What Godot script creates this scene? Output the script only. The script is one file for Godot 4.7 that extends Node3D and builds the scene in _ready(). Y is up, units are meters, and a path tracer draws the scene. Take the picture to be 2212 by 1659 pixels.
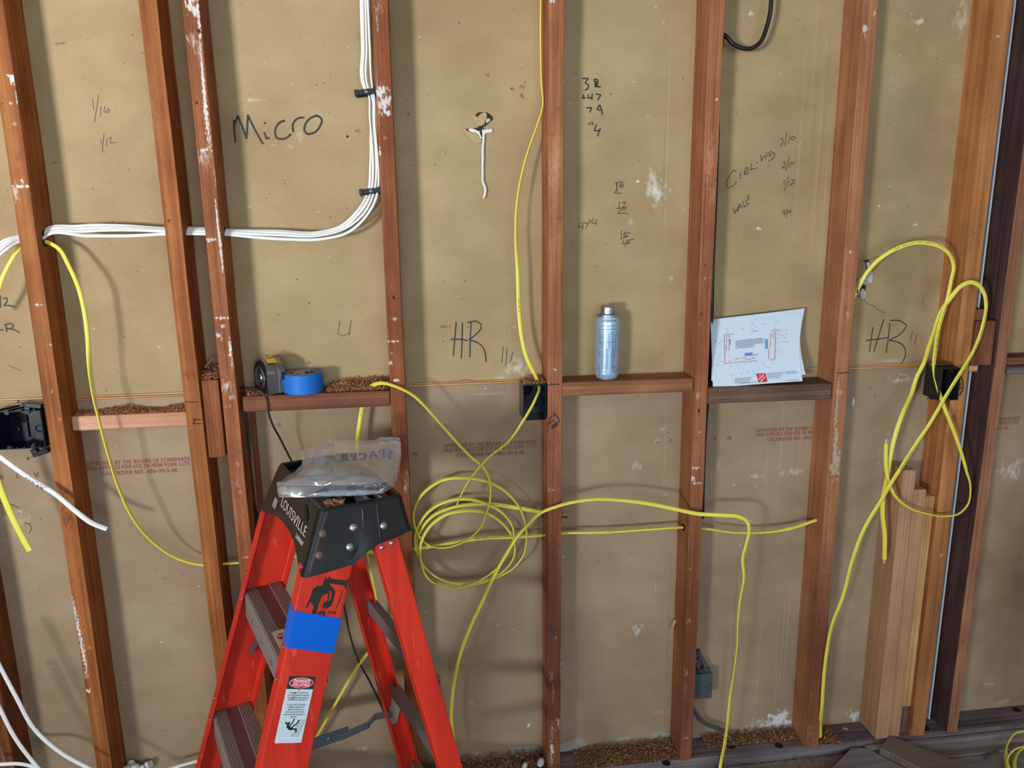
extends Node3D
# A stripped kitchen wall: open studs, gypsum sheathing, yellow and white cables, a step ladder. Metres, y up; the sheathing face is z = 0, the room is towards +z.

const V3 := Vector3.ZERO
const WALL_W := 5.4
var M := {}
var used := {}
var rng := RandomNumberGenerator.new()


func _ready():
	rng.seed = 7
	var cam := Camera3D.new()
	cam.name = "camera"
	cam.fov = 53.181
	cam.position = Vector3(0, 1.676, 2.0484)
	cam.rotation = Vector3(-0.21771, -0.12935, -0.01172)
	cam.near = 0.05
	add_child(cam)
	var env := Environment.new()
	env.background_mode = Environment.BG_SKY
	var sky := Sky.new()
	var sm := PhysicalSkyMaterial.new()
	sm.turbidity = 8.0
	sm.energy_multiplier = 6.0
	sky.sky_material = sm
	env.sky = sky
	env.tonemap_mode = Environment.TONE_MAPPER_LINEAR
	env.tonemap_exposure = 1.0
	env.sdfgi_enabled = true
	env.ssao_enabled = true
	env.ssil_enabled = true
	var we := WorldEnvironment.new()
	we.name = "environment"
	we.environment = env
	add_child(we)
	# daylight: the bright yard outside the left rear window, and an added weaker fill light outside an invented rear window
	window_light("daylight_yard", Vector3(-4.25, 0.78, 6.3), Vector2(2.4, 1.5), 192.0, Color(0.985, 1.0, 1.0), Vector3(-0.25, 1.1, 0))
	window_light("added_fill_light", Vector3(0.5, 1.5, 6.0), Vector2(3.6, 2.0), 19.0, Color(0.84, 0.93, 1.0), Vector3(0.5, 1.0, 0))
	materials()
	room()
	wall_writing()
	wall_damage()
	studs()
	blocks()
	new_lumber()
	cables()
	boxes()
	shelf_things()
	ladder()
	floor_things()


func window_light(called: String, at: Vector3, size: Vector2, energy: float, c: Color, aim: Vector3):
	var l := AreaLight3D.new()
	l.name = called
	l.area_size = size
	l.light_energy = energy
	l.light_color = c
	l.shadow_enabled = true
	l.set("area_range", 14.0)
	add_child(l)
	l.look_at_from_position(at, aim)


# ---------------------------------------------------------------- building helpers

class MB:
	var p := PackedVector3Array()
	var uv := PackedVector2Array()
	var nn := PackedVector3Array()
	var grain := 1
	var off := 0.0

	func tri(a: Vector3, b: Vector3, c: Vector3, ua = null, ub = null, uc = null, na = V3, nb = V3, nc = V3):
		if ua == null:
			var n := (b - a).cross(c - a).abs()
			var d := 0 if n.x > n.y and n.x > n.z else (1 if n.y > n.z else 2)
			var g := grain if grain != d else (1 if d != 1 else 0)
			var o := 3 - g - d
			ua = Vector2(a[o] + off + d * 0.37, a[g] + off * 3.0)
			ub = Vector2(b[o] + off + d * 0.37, b[g] + off * 3.0)
			uc = Vector2(c[o] + off + d * 0.37, c[g] + off * 3.0)
		p.append_array([a, c, b])
		uv.append_array([ua, uc, ub])
		nn.append_array([na, nc, nb])

	func quad(a: Vector3, b: Vector3, c: Vector3, d: Vector3, ua = null, ub = null, uc = null, ud = null):
		tri(a, b, c, ua, ub, uc)
		tri(a, c, d, ua, uc, ud)

	func poly(pts: Array, uvs = null):
		for i in range(1, pts.size() - 1):
			if uvs:
				tri(pts[0], pts[i], pts[i + 1], uvs[0], uvs[i], uvs[i + 1])
			else:
				tri(pts[0], pts[i], pts[i + 1])

	# a chamfered hexahedron between two rectangles of corners; c[0..3] one end, c[4..7] the other, both counterclockwise seen from the first end's outside
	func hexa(c: Array, bev: float):
		var faces := [[0, 1, 2, 3], [7, 6, 5, 4], [0, 4, 5, 1], [1, 5, 6, 2], [2, 6, 7, 3], [3, 7, 4, 0]]
		var got := {}
		for f in 6:
			var q: Array = faces[f]
			var pts := []
			for k in 4:
				var at: Vector3 = c[q[k]]
				var e1: Vector3 = c[q[(k + 1) % 4]] - at
				var e2: Vector3 = c[q[(k + 3) % 4]] - at
				var v: Vector3 = at + e1.normalized() * minf(bev, e1.length() * 0.45) + e2.normalized() * minf(bev, e2.length() * 0.45)
				pts.append(v)
				got[f * 8 + q[k]] = v
			poly(pts)
		if bev <= 0.0:
			return
		for f in 6:
			for k in 4:
				var i: int = faces[f][k]
				var j: int = faces[f][(k + 1) % 4]
				for g in range(f + 1, 6):
					if faces[g].has(i) and faces[g].has(j):
						quad(got[f * 8 + j], got[f * 8 + i], got[g * 8 + i], got[g * 8 + j])
		for i in 8:
			var fs := []
			for f in 6:
				if faces[f].has(i):
					fs.append(f)
			var a: Vector3 = got[fs[0] * 8 + i]
			var b: Vector3 = got[fs[1] * 8 + i]
			var d: Vector3 = got[fs[2] * 8 + i]
			var mid: Vector3 = (c[0] + c[6]) / 2.0
			if (b - a).cross(d - a).dot(a - mid) < 0.0:
				tri(a, d, b)
			else:
				tri(a, b, d)

	func box(lo: Vector3, hi: Vector3, bev := 0.0, t := Transform3D.IDENTITY):
		var c := [Vector3(lo.x, lo.y, hi.z), Vector3(hi.x, lo.y, hi.z), Vector3(hi.x, hi.y, hi.z), Vector3(lo.x, hi.y, hi.z), Vector3(lo.x, lo.y, lo.z), Vector3(hi.x, lo.y, lo.z), Vector3(hi.x, hi.y, lo.z), Vector3(lo.x, hi.y, lo.z)]
		for i in 8:
			c[i] = t * c[i]
		hexa(c, bev)

	# rings of points of equal count, joined one to the next
	func loft(rings: Array, closed := true, caps := true):
		var n: int = rings[0].size()
		for r in rings.size() - 1:
			for i in (n if closed else n - 1):
				var j := (i + 1) % n
				quad(rings[r][i], rings[r][j], rings[r + 1][j], rings[r + 1][i])
		if caps:
			flat(rings[0], true)
			flat(rings[-1], false)

	# a flat polygon of any outline in space
	func flat(pts: Array, flip := false):
		var n := Vector3.ZERO
		for i in pts.size():
			n += pts[i].cross(pts[(i + 1) % pts.size()])
		n = n.normalized()
		var e := n.cross(Vector3.UP if absf(n.y) < 0.9 else Vector3.RIGHT).normalized()
		var f := n.cross(e)
		var q := PackedVector2Array()
		for v in pts:
			q.append(Vector2(v.dot(e), v.dot(f)))
		var ix := Geometry2D.triangulate_polygon(q)
		for k in range(0, ix.size(), 3):
			var a: Vector3 = pts[ix[k]]
			var b: Vector3 = pts[ix[k + 1]]
			var c: Vector3 = pts[ix[k + 2]]
			if ((b - a).cross(c - a).dot(n) < 0.0) != flip:
				tri(a, c, b)
			else:
				tri(a, b, c)

	# an outline (flat, in xy) given real thickness
	func slab(pts: Array, thick: Vector3):
		var n := Vector3.ZERO
		for i in pts.size():
			n += pts[i].cross(pts[(i + 1) % pts.size()])
		var top := []
		for v in pts:
			top.append(v + thick)
		if n.dot(thick) > 0.0:
			loft([pts, top])
		else:
			var a: Array = pts.duplicate()
			a.reverse()
			top.reverse()
			loft([a, top])

	func lathe(prof: Array, seg: int, t: Transform3D, squash := 1.0):
		var rings := []
		for q in prof:
			var ring := []
			for i in seg:
				var a := -TAU * i / seg
				ring.append(t * Vector3(q[0] * cos(a), q[1], q[0] * sin(a) * squash))
			rings.append(ring)
		for r in rings.size() - 1:
			for i in seg:
				var j := (i + 1) % seg
				var u0 := float(i) / seg
				var u1 := float(i + 1) / seg
				var v0 := float(r)
				var a: Vector3 = rings[r][i]
				var b: Vector3 = rings[r][j]
				var c: Vector3 = rings[r + 1][j]
				var d: Vector3 = rings[r + 1][i]
				var h0: float = prof[r][1]
				var h1: float = prof[r + 1][1]
				if prof[r][0] > 0.0:
					tri(a, b, c, Vector2(u0, h0), Vector2(u1, h0), Vector2(u1, h1))
				if prof[r + 1][0] > 0.0:
					tri(a, c, d, Vector2(u0, h0), Vector2(u1, h1), Vector2(u0, h1))

	# a tube of oval section along points; w across, t thick; twist in degrees per point (0 = broad side to the room)
	func sweep(pts: PackedVector3Array, w: float, t: float, tw := PackedFloat32Array(), sides := 10, face := Vector3(0, 0, 1), cap := true):
		var n := pts.size()
		var rings := []
		var norms := []
		var last := Vector3.ZERO
		for i in n:
			var d: Vector3 = (pts[mini(i + 1, n - 1)] - pts[maxi(i - 1, 0)]).normalized()
			var across := d.cross(face)
			if across.length() < 0.25:
				across = last if last != Vector3.ZERO else d.cross(Vector3.UP)
			across = (across - d * across.dot(d)).normalized()
			if last != Vector3.ZERO and across.dot(last) < 0.0 and absf(across.dot(last)) > 0.3:
				across = -across
			last = across
			var out := across.cross(d).normalized()
			var a0 := deg_to_rad(tw[i]) if i < tw.size() else 0.0
			var x := across * cos(a0) + out * sin(a0)
			var y := out * cos(a0) - across * sin(a0)
			var ring := []
			var nr := []
			for k in sides:
				var a := TAU * k / sides
				ring.append(pts[i] + x * cos(a) * w / 2.0 + y * sin(a) * t / 2.0)
				nr.append((x * cos(a) / w + y * sin(a) / t).normalized())
			rings.append(ring)
			norms.append(nr)
		var run := 0.0
		for i in n - 1:
			var step := pts[i].distance_to(pts[i + 1])
			for k in sides:
				var j := (k + 1) % sides
				var ua := Vector2(float(k) / sides, run)
				var ub := Vector2(float(k + 1) / sides, run)
				var uc := Vector2(float(k + 1) / sides, run + step)
				var ud := Vector2(float(k) / sides, run + step)
				tri(rings[i][k], rings[i + 1][k], rings[i + 1][j], ua, ud, uc, norms[i][k], norms[i + 1][k], norms[i + 1][j])
				tri(rings[i][k], rings[i + 1][j], rings[i][j], ua, uc, ub, norms[i][k], norms[i + 1][j], norms[i][j])
			run += step
		if cap:
			for e in [0, n - 1]:
				var o: Vector3 = (pts[1] - pts[0]) if e == 0 else (pts[n - 2] - pts[n - 1])
				for k in range(1, sides - 1):
					var a: Vector3 = rings[e][0]
					var b: Vector3 = rings[e][k]
					var c: Vector3 = rings[e][k + 1]
					if (b - a).cross(c - a).dot(o) > 0.0:
						tri(a, c, b)
					else:
						tri(a, b, c)

	func done(at: Vector3, smooth := 40.0) -> ArrayMesh:
		var n := PackedVector3Array()
		n.resize(p.size())
		var at_point := {}
		var fn := PackedVector3Array()
		for i in range(0, p.size(), 3):
			var f := (p[i + 2] - p[i]).cross(p[i + 1] - p[i])
			fn.append(f)
			if nn[i] == Vector3.ZERO and smooth > 0.0:
				for k in 3:
					var key := Vector3i(p[i + k] * 20000.0)
					if at_point.has(key):
						at_point[key].append(i / 3)
					else:
						at_point[key] = [i / 3]
		var lim := cos(deg_to_rad(smooth))
		for i in p.size():
			if nn[i] != Vector3.ZERO:
				n[i] = nn[i]
				continue
			var f := fn[i / 3]
			var fu := f.normalized()
			var s := f
			if smooth > 0.0:
				s = Vector3.ZERO
				for o in at_point[Vector3i(p[i] * 20000.0)]:
					if fn[o].normalized().dot(fu) > lim:
						s += fn[o]
			n[i] = s.normalized() if s.length_squared() > 0.0 else Vector3.UP
		var moved := PackedVector3Array()
		moved.resize(p.size())
		for i in p.size():
			moved[i] = p[i] - at
		var arr := []
		arr.resize(Mesh.ARRAY_MAX)
		arr[Mesh.ARRAY_VERTEX] = moved
		arr[Mesh.ARRAY_NORMAL] = n
		arr[Mesh.ARRAY_TEX_UV] = uv
		var m := ArrayMesh.new()
		m.add_surface_from_arrays(Mesh.PRIMITIVE_TRIANGLES, arr)
		return m

	func foot() -> Vector3:
		var a := AABB(p[0], Vector3.ZERO)
		for v in p:
			a = a.expand(v)
		return Vector3(a.get_center().x, a.position.y, a.get_center().z)


func numbered(called: String) -> String:
	var n: int = used.get(called, 0)
	used[called] = n + 1
	return called if n == 0 else "%s_%03d" % [called, n]


func tag(o: Node, label := "", category := "", group := "", kind := ""):
	for pair in [["label", label], ["category", category], ["group", group], ["kind", kind]]:
		if pair[1]:
			o.set_meta(pair[0], pair[1])
	return o


func thing(called: String, at: Vector3, label: String, category: String, group := "") -> Node3D:
	var o := Node3D.new()
	o.name = numbered(called)
	o.position = at
	add_child(o)
	return tag(o, label, category, group)


# one named mesh under a parent (world coordinates in, the parent's place taken off)
func part(called: String, mb: MB, mat: Material, parent: Node3D, label := "", smooth := 40.0) -> MeshInstance3D:
	var o := MeshInstance3D.new()
	o.name = called
	var at := Vector3.ZERO
	var q: Node = parent
	while q != self:
		at += q.position
		q = q.get_parent()
	o.mesh = mb.done(at, smooth)
	o.material_override = mat
	parent.add_child(o, true)
	if label:
		o.set_meta("label", label)
	return o


# a thing that is one mesh
func solo(called: String, mb: MB, mat: Material, label: String, category: String, group := "", smooth := 40.0) -> MeshInstance3D:
	var o := MeshInstance3D.new()
	o.name = numbered(called)
	o.position = mb.foot()
	o.mesh = mb.done(o.position, smooth)
	o.material_override = mat
	add_child(o)
	return tag(o, label, category, group)


func mm(a: Array) -> PackedVector3Array:
	var r := PackedVector3Array()
	for i in range(0, a.size(), 3):
		r.append(Vector3(a[i], a[i + 1], a[i + 2]) / 1000.0)
	return r


func smooth_path(pts: PackedVector3Array, step := 0.012) -> PackedVector3Array:
	var r := PackedVector3Array()
	var n := pts.size()
	for i in n - 1:
		var a := pts[maxi(i - 1, 0)]
		var b := pts[i]
		var c := pts[i + 1]
		var d := pts[mini(i + 2, n - 1)]
		if i == 0:
			a = b * 2.0 - c
		if i == n - 2:
			d = c * 2.0 - b
		var k := clampi(int(ceil(b.distance_to(c) / step)), 1, 24)
		for s in k:
			r.append(b.cubic_interpolate_in_time(c, a, d, float(s) / k, b.distance_to(c) + 1e-6, -(a.distance_to(b) + 1e-6), b.distance_to(c) + c.distance_to(d) + 1e-6))
	r.append(pts[n - 1])
	return r


# twist keys [[fraction, degrees], ...] spread over a path
func twist(pts: PackedVector3Array, keys: Array) -> PackedFloat32Array:
	var r := PackedFloat32Array()
	var total := 0.0
	for i in pts.size() - 1:
		total += pts[i].distance_to(pts[i + 1])
	var run := 0.0
	for i in pts.size():
		if i > 0:
			run += pts[i - 1].distance_to(pts[i])
		var f := run / total
		var v: float = keys[-1][1]
		for k in keys.size() - 1:
			if f <= keys[k + 1][0]:
				v = lerpf(keys[k][1], keys[k + 1][1], smoothstep(keys[k][0], keys[k + 1][0], f))
				break
		r.append(v)
	return r


func surface(c: Color, rough := 0.7, metal := 0.0) -> StandardMaterial3D:
	var m := StandardMaterial3D.new()
	m.albedo_color = c
	m.roughness = rough
	m.metallic = metal
	return m


func c8(r: int, g: int, b: int) -> Color:
	return Color8(r, g, b)


# flat lettering: TextMesh outlines laid out by a function of (x right, y up) in metres
func letters(mb: MB, text: String, height: float, bold: bool, face: String, place: Callable, width := 0.0):
	var t := TextMesh.new()
	var f := SystemFont.new()
	f.font_names = PackedStringArray([face])
	f.font_weight = 700 if bold else 400
	t.font = f
	t.text = text
	t.font_size = 32
	t.pixel_size = 0.01
	t.depth = 0.0
	t.curve_step = 2.0
	var arr := t.get_mesh_arrays()
	if arr.size() == 0 or arr[Mesh.ARRAY_VERTEX] == null:
		return
	var vs: PackedVector3Array = arr[Mesh.ARRAY_VERTEX]
	var ix: PackedInt32Array = arr[Mesh.ARRAY_INDEX] if arr[Mesh.ARRAY_INDEX] != null else PackedInt32Array(range(vs.size()))
	var lo := Vector2(1e9, 1e9)
	var hi := -lo
	for v in vs:
		lo = lo.min(Vector2(v.x, v.y))
		hi = hi.max(Vector2(v.x, v.y))
	var ky := height / 0.235
	var kx := ky if width <= 0.0 else width / (hi.x - lo.x)
	for k in range(0, ix.size(), 3):
		var q := []
		for j in 3:
			var v := vs[ix[k + j]]
			q.append(place.call(Vector2((v.x - (lo.x + hi.x) / 2.0) * kx, (v.y - lo.y) * ky)))
		mb.tri(q[0], q[2], q[1])


# ---------------------------------------------------------------- textures

func noise(seed_: int, freq: float, octaves := 3, kind := FastNoiseLite.TYPE_SIMPLEX_SMOOTH) -> FastNoiseLite:
	var n := FastNoiseLite.new()
	n.seed = seed_
	n.noise_type = kind
	n.frequency = freq
	n.fractal_octaves = octaves
	return n


func field(n: FastNoiseLite, w: int, h: int, sw: int, sh: int, seamless := false) -> PackedByteArray:
	var im := n.get_seamless_image(sw, sh, false, false, 0.1, true) if seamless else n.get_image(sw, sh, false, false, true)
	im.convert(Image.FORMAT_L8)
	im.resize(w, h, Image.INTERPOLATE_CUBIC)
	return im.get_data()


# wood: u across, v along; light and dark are the early and late wood
func wood_image(seed_: int, w: int, h: int, light: Color, dark: Color, fine := 0.5, blotch := 0.35) -> Image:
	var a := field(noise(seed_, 0.035, 3), w, h, w, h / 40, true)
	var b := field(noise(seed_ + 1, 0.16, 2), w, h, w, h / 64, true)
	var c := field(noise(seed_ + 2, 0.02, 4), w, h, w / 4, h / 4, true)
	var d := field(noise(seed_ + 3, 0.3, 2), w, h, w, h / 6, true)
	var out := PackedByteArray()
	out.resize(w * h * 3)
	var lr := light.r * 255.0
	var lg := light.g * 255.0
	var lb := light.b * 255.0
	var dr := dark.r * 255.0 - lr
	var dg := dark.g * 255.0 - lg
	var db := dark.b * 255.0 - lb
	var rest := 1.0 - fine
	for i in w * h:
		var t := (a[i] * rest + b[i] * fine) / 255.0 + (d[i] - 128) * 0.0007
		t = clampf(t * 1.5 - 0.25 + (c[i] - 128) * blotch / 128.0, 0.0, 1.0)
		out[i * 3] = int(lr + dr * t)
		out[i * 3 + 1] = int(lg + dg * t)
		out[i * 3 + 2] = int(lb + db * t)
	return Image.create_from_data(w, h, false, Image.FORMAT_RGB8, out)


var splat_noise := FastNoiseLite.new()

# an irregular smear in pixels
func splat(im: Image, cx: float, cy: float, rx: float, ry: float, c: Color, ragged := 0.7, scale := 0.12, gain := 2.2):
	splat_noise.frequency = scale
	splat_noise.fractal_octaves = 3
	var salt := rng.randf() * 1000.0
	for y in range(maxi(0, int(cy - ry * 1.5)), mini(im.get_height(), int(cy + ry * 1.5) + 1)):
		for x in range(maxi(0, int(cx - rx * 1.5)), mini(im.get_width(), int(cx + rx * 1.5) + 1)):
			var d := Vector2((x - cx) / rx, (y - cy) / ry).length()
			var k := clampf((1.0 - d + splat_noise.get_noise_2d(x + salt, y * 0.6) * ragged * 1.6) * gain, 0.0, 1.0) * c.a
			if k > 0.01:
				var o := im.get_pixel(x, y)
				var al := o.a + (1.0 - o.a) * k
				var r := o.lerp(Color(c.r, c.g, c.b, 1.0), k / al)
				r.a = al
				im.set_pixel(x, y, r)


func tex(im: Image) -> ImageTexture:
	return ImageTexture.create_from_image(im)


func wood_material(seed_: int, light: Color, dark: Color, fine := 0.5, rough := 0.62) -> StandardMaterial3D:
	var im := wood_image(seed_, 256, 1024, light, dark, fine)
	var m := surface(Color.WHITE, rough)
	m.albedo_texture = tex(im)
	m.uv1_scale = Vector3(4.0, 0.6, 1)   # 25 cm across, 1.7 m along
	m.heightmap_enabled = true
	m.heightmap_texture = m.albedo_texture
	m.heightmap_scale = 0.06
	m.metallic_specular = 0.3
	return m


func materials():
	M.old_wood = wood_material(21, c8(172, 108, 68), c8(120, 66, 38))
	M.grey_wood = wood_material(31, c8(128, 100, 84), c8(82, 60, 52), 0.6)
	M.brown_wood = wood_material(41, c8(146, 94, 68), c8(96, 58, 42), 0.5)
	M.new_wood = wood_material(51, c8(200, 156, 122), c8(166, 122, 92), 0.6, 0.6)
	M.pink_wood = wood_material(61, c8(222, 172, 146), c8(188, 130, 104), 0.5, 0.6)
	M.block_wood = wood_material(65, c8(170, 118, 86), c8(126, 80, 56), 0.5)
	M.board_grey = wood_material(68, c8(134, 120, 110), c8(104, 92, 84), 0.5, 0.75)
	M.lath_wood = wood_material(71, c8(214, 172, 118), c8(170, 120, 76), 0.5)
	M.floor_wood = wood_material(81, c8(148, 140, 137), c8(112, 104, 102), 0.4, 0.8)
	M.plate_wood = wood_material(91, c8(136, 126, 128), c8(80, 70, 74), 0.5, 0.7)
	M.yellow = surface(c8(238, 226, 86), 0.36)
	M.white_pvc = surface(c8(236, 238, 240), 0.4)
	M.black_rubber = surface(c8(20, 20, 22), 0.45)
	M.black_cord = surface(c8(38, 34, 34), 0.5)
	M.box_plastic = surface(c8(16, 24, 40), 0.22)
	M.box_matte = surface(c8(22, 22, 24), 0.6)
	M.ink = surface(c8(38, 42, 48), 0.55)
	M.pencil = surface(c8(92, 88, 82), 0.6)
	M.stamp = surface(c8(134, 72, 70), 0.9)
	M.crack = surface(c8(92, 74, 54), 0.9)
	M.print = surface(c8(30, 34, 30), 0.6)
	M.steel = surface(c8(176, 178, 182), 0.38, 0.9)
	M.dull_steel = surface(c8(120, 120, 124), 0.5, 0.75)
	M.galv = surface(c8(84, 92, 102), 0.55, 0.35)
	M.seam = surface(c8(236, 244, 250), 0.5)  # pale colour stands for daylight seen through the gap
	M.cavity = surface(c8(58, 46, 34), 0.95)
	M.hole = surface(c8(14, 10, 8), 0.95)
	M.plaster_grey = surface(c8(188, 190, 194), 0.9)
	M.plaster = surface(c8(226, 228, 228), 0.85)
	M.kraft = surface(c8(186, 156, 112), 0.85)
	M.kraft_grey = surface(c8(168, 156, 140), 0.9)
	M.blue_tape = surface(c8(4, 108, 206), 0.55)
	M.blue_tape_gloss = surface(c8(4, 98, 214), 0.3)
	M.rust = surface(c8(116, 92, 82), 0.6, 0.4)
	M.chip = surface(Color.WHITE, 0.8)
	M.chip.vertex_color_use_as_albedo = true


# ---------------------------------------------------------------- the room

var wall_back: Node3D


func structure(called: String) -> Node3D:
	var o := Node3D.new()
	o.name = called
	add_child(o)
	o.set_meta("kind", "structure")
	return o


func slab_box(parent: Node3D, called: String, lo: Vector3, hi: Vector3, mat: Material):
	var b := MB.new()
	b.box(lo, hi)
	part(called, b, mat, parent, "", 0.0)


func room():
	var drywall := surface(c8(196, 188, 176), 0.9)
	var old_ceiling := surface(c8(206, 202, 194), 0.9)
	wall_back = structure("wall_back")
	sheathing()
	var b := MB.new()
	b.box(Vector3(-4.6, 0, -0.16), Vector3(3.4, 2.62, -0.03))
	part("outer_wall", b, surface(c8(120, 110, 100), 0.9), wall_back)
	var left := structure("wall_left")
	slab_box(left, "wall_board", Vector3(-4.7, 0, -0.03), Vector3(-4.6, 2.62, 4.95), drywall)
	var right := structure("wall_right")
	slab_box(right, "wall_board", Vector3(3.4, 0, -0.16), Vector3(3.5, 2.62, 4.95), drywall)
	var top := structure("ceiling")
	slab_box(top, "ceiling_board", Vector3(-4.7, 2.62, -0.16), Vector3(3.5, 2.72, 4.95), old_ceiling)
	var rear := structure("wall_rear")
	for q in [[-4.7, -3.7, 0.0, 2.62], [-3.7, -2.7, 0.0, 0.92], [-3.7, -2.7, 2.12, 2.62], [-2.7, -0.9, 0.0, 2.62], [-0.9, 1.9, 0.0, 0.92], [-0.9, 1.9, 2.12, 2.62], [1.9, 3.5, 0.0, 2.62]]:
		slab_box(rear, "wall_board", Vector3(q[0], q[2], 4.8), Vector3(q[1], q[3], 4.95), drywall)
	var k := 0
	for q in [[-3.7, -2.7], [-0.9, 1.9]]:  # the wider opening is added only to let the fill light in
		k += 1
		var w := structure("window_%d" % k)
		var f := MB.new()
		f.box(Vector3(q[0], 0.9, 4.8), Vector3(q[0] + 0.04, 2.14, 4.9), 0.003)
		f.box(Vector3(q[1] - 0.04, 0.9, 4.8), Vector3(q[1], 2.14, 4.9), 0.003)
		f.box(Vector3(q[0], 2.1, 4.8), Vector3(q[1], 2.14, 4.9), 0.003)
		f.box(Vector3(q[0], 0.9, 4.78), Vector3(q[1], 0.94, 4.9), 0.003)
		part("window_frame", f, surface(c8(230, 228, 222), 0.5), w)
	# floor: worn boards along the wall over a dark underlay
	var fl := structure("floor")
	slab_box(fl, "subfloor", Vector3(-4.7, -0.15, -0.16), Vector3(3.5, -0.022, 4.95), M.hole)
	var z := 0.094
	var i := 0
	while z < 4.8:
		var wd := 0.135 if i > 0 else 0.062
		var m := MB.new()
		m.grain = 0
		m.off = i * 0.71
		m.box(Vector3(-4.6, -0.022, z), Vector3(3.4, 0.0 if i != 0 else 0.004, minf(z + wd - 0.003, 4.8)), 0.002)
		part("floor_board", m, M.floor_wood, fl)
		z += wd
		i += 1
	var pl := structure("trim_1")
	b = MB.new()
	b.grain = 0
	b.box(Vector3(-4.6, -0.02, -0.02), Vector3(3.4, 0.041, 0.0915), 0.004)
	part("sole_plate", b, M.plate_wood, pl)
	var tp := structure("trim_2")
	b = MB.new()
	b.grain = 0
	b.box(Vector3(-4.6, 2.44, 0.0), Vector3(3.4, 2.62, 0.092), 0.003)
	part("top_plate", b, M.old_wood, tp)


func panel_image(seed_: int, base: Color, dark: Color) -> Image:
	var w := 2048
	var h := 1024
	var a := field(noise(seed_, 0.4, 2), w, h, w, h)
	var b := field(noise(seed_ + 5, 0.012, 4), w, h, 512, 256)
	var c := field(noise(seed_ + 9, 0.05, 3), w, h, 256, 256)
	var out := PackedByteArray()
	out.resize(w * h * 3)
	var lr := base.r * 255.0
	var lg := base.g * 255.0
	var lb := base.b * 255.0
	var dr := dark.r * 255.0 - lr
	var dg := dark.g * 255.0 - lg
	var db := dark.b * 255.0 - lb
	for i in w * h:
		var t := a[i] * 0.0011 + b[i] * 0.0022 + c[i] * 0.0009 - 0.13
		out[i * 3] = int(lr + dr * t)
		out[i * 3 + 1] = int(lg + dg * t)
		out[i * 3 + 2] = int(lb + db * t)
	var im := Image.create_from_data(w, h, false, Image.FORMAT_RGB8, out)
	for k in 5200:
		var x := rng.randi_range(1, w - 3)
		var y := rng.randi_range(1, h - 3)
		var o := im.get_pixel(x, y)
		var f := rng.randf_range(0.68, 0.9)
		im.set_pixel(x, y, Color(o.r * f, o.g * f, o.b * f))
		if rng.randf() < 0.12:
			im.set_pixel(x + 1, y, Color(o.r * f * 0.7, o.g * f * 0.66, o.b * f * 0.6))
	for k in 340:
		var x := rng.randi_range(2, w - 5)
		var y := rng.randi_range(2, h - 5)
		var s := 1 if rng.randf() < 0.45 else 2
		im.fill_rect(Rect2i(x, y, s, 1 if rng.randf() < 0.6 else 2), Color8(70, 56, 40))
	for k in 46:
		var x := rng.randf_range(6, w - 8)
		var y := rng.randf_range(6, h - 8)
		splat(im, x, y, rng.randf_range(1.2, 2.1), rng.randf_range(1.1, 1.8), Color8(44, 36, 28, 220), 0.3, 0.3)
	for k in 60:
		splat(im, rng.randf_range(6, w - 8), rng.randf_range(6, h - 8), rng.randf_range(2, 5), rng.randf_range(1, 2), Color8(226, 218, 198, 150), 0.8, 0.3)
	return im


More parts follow.
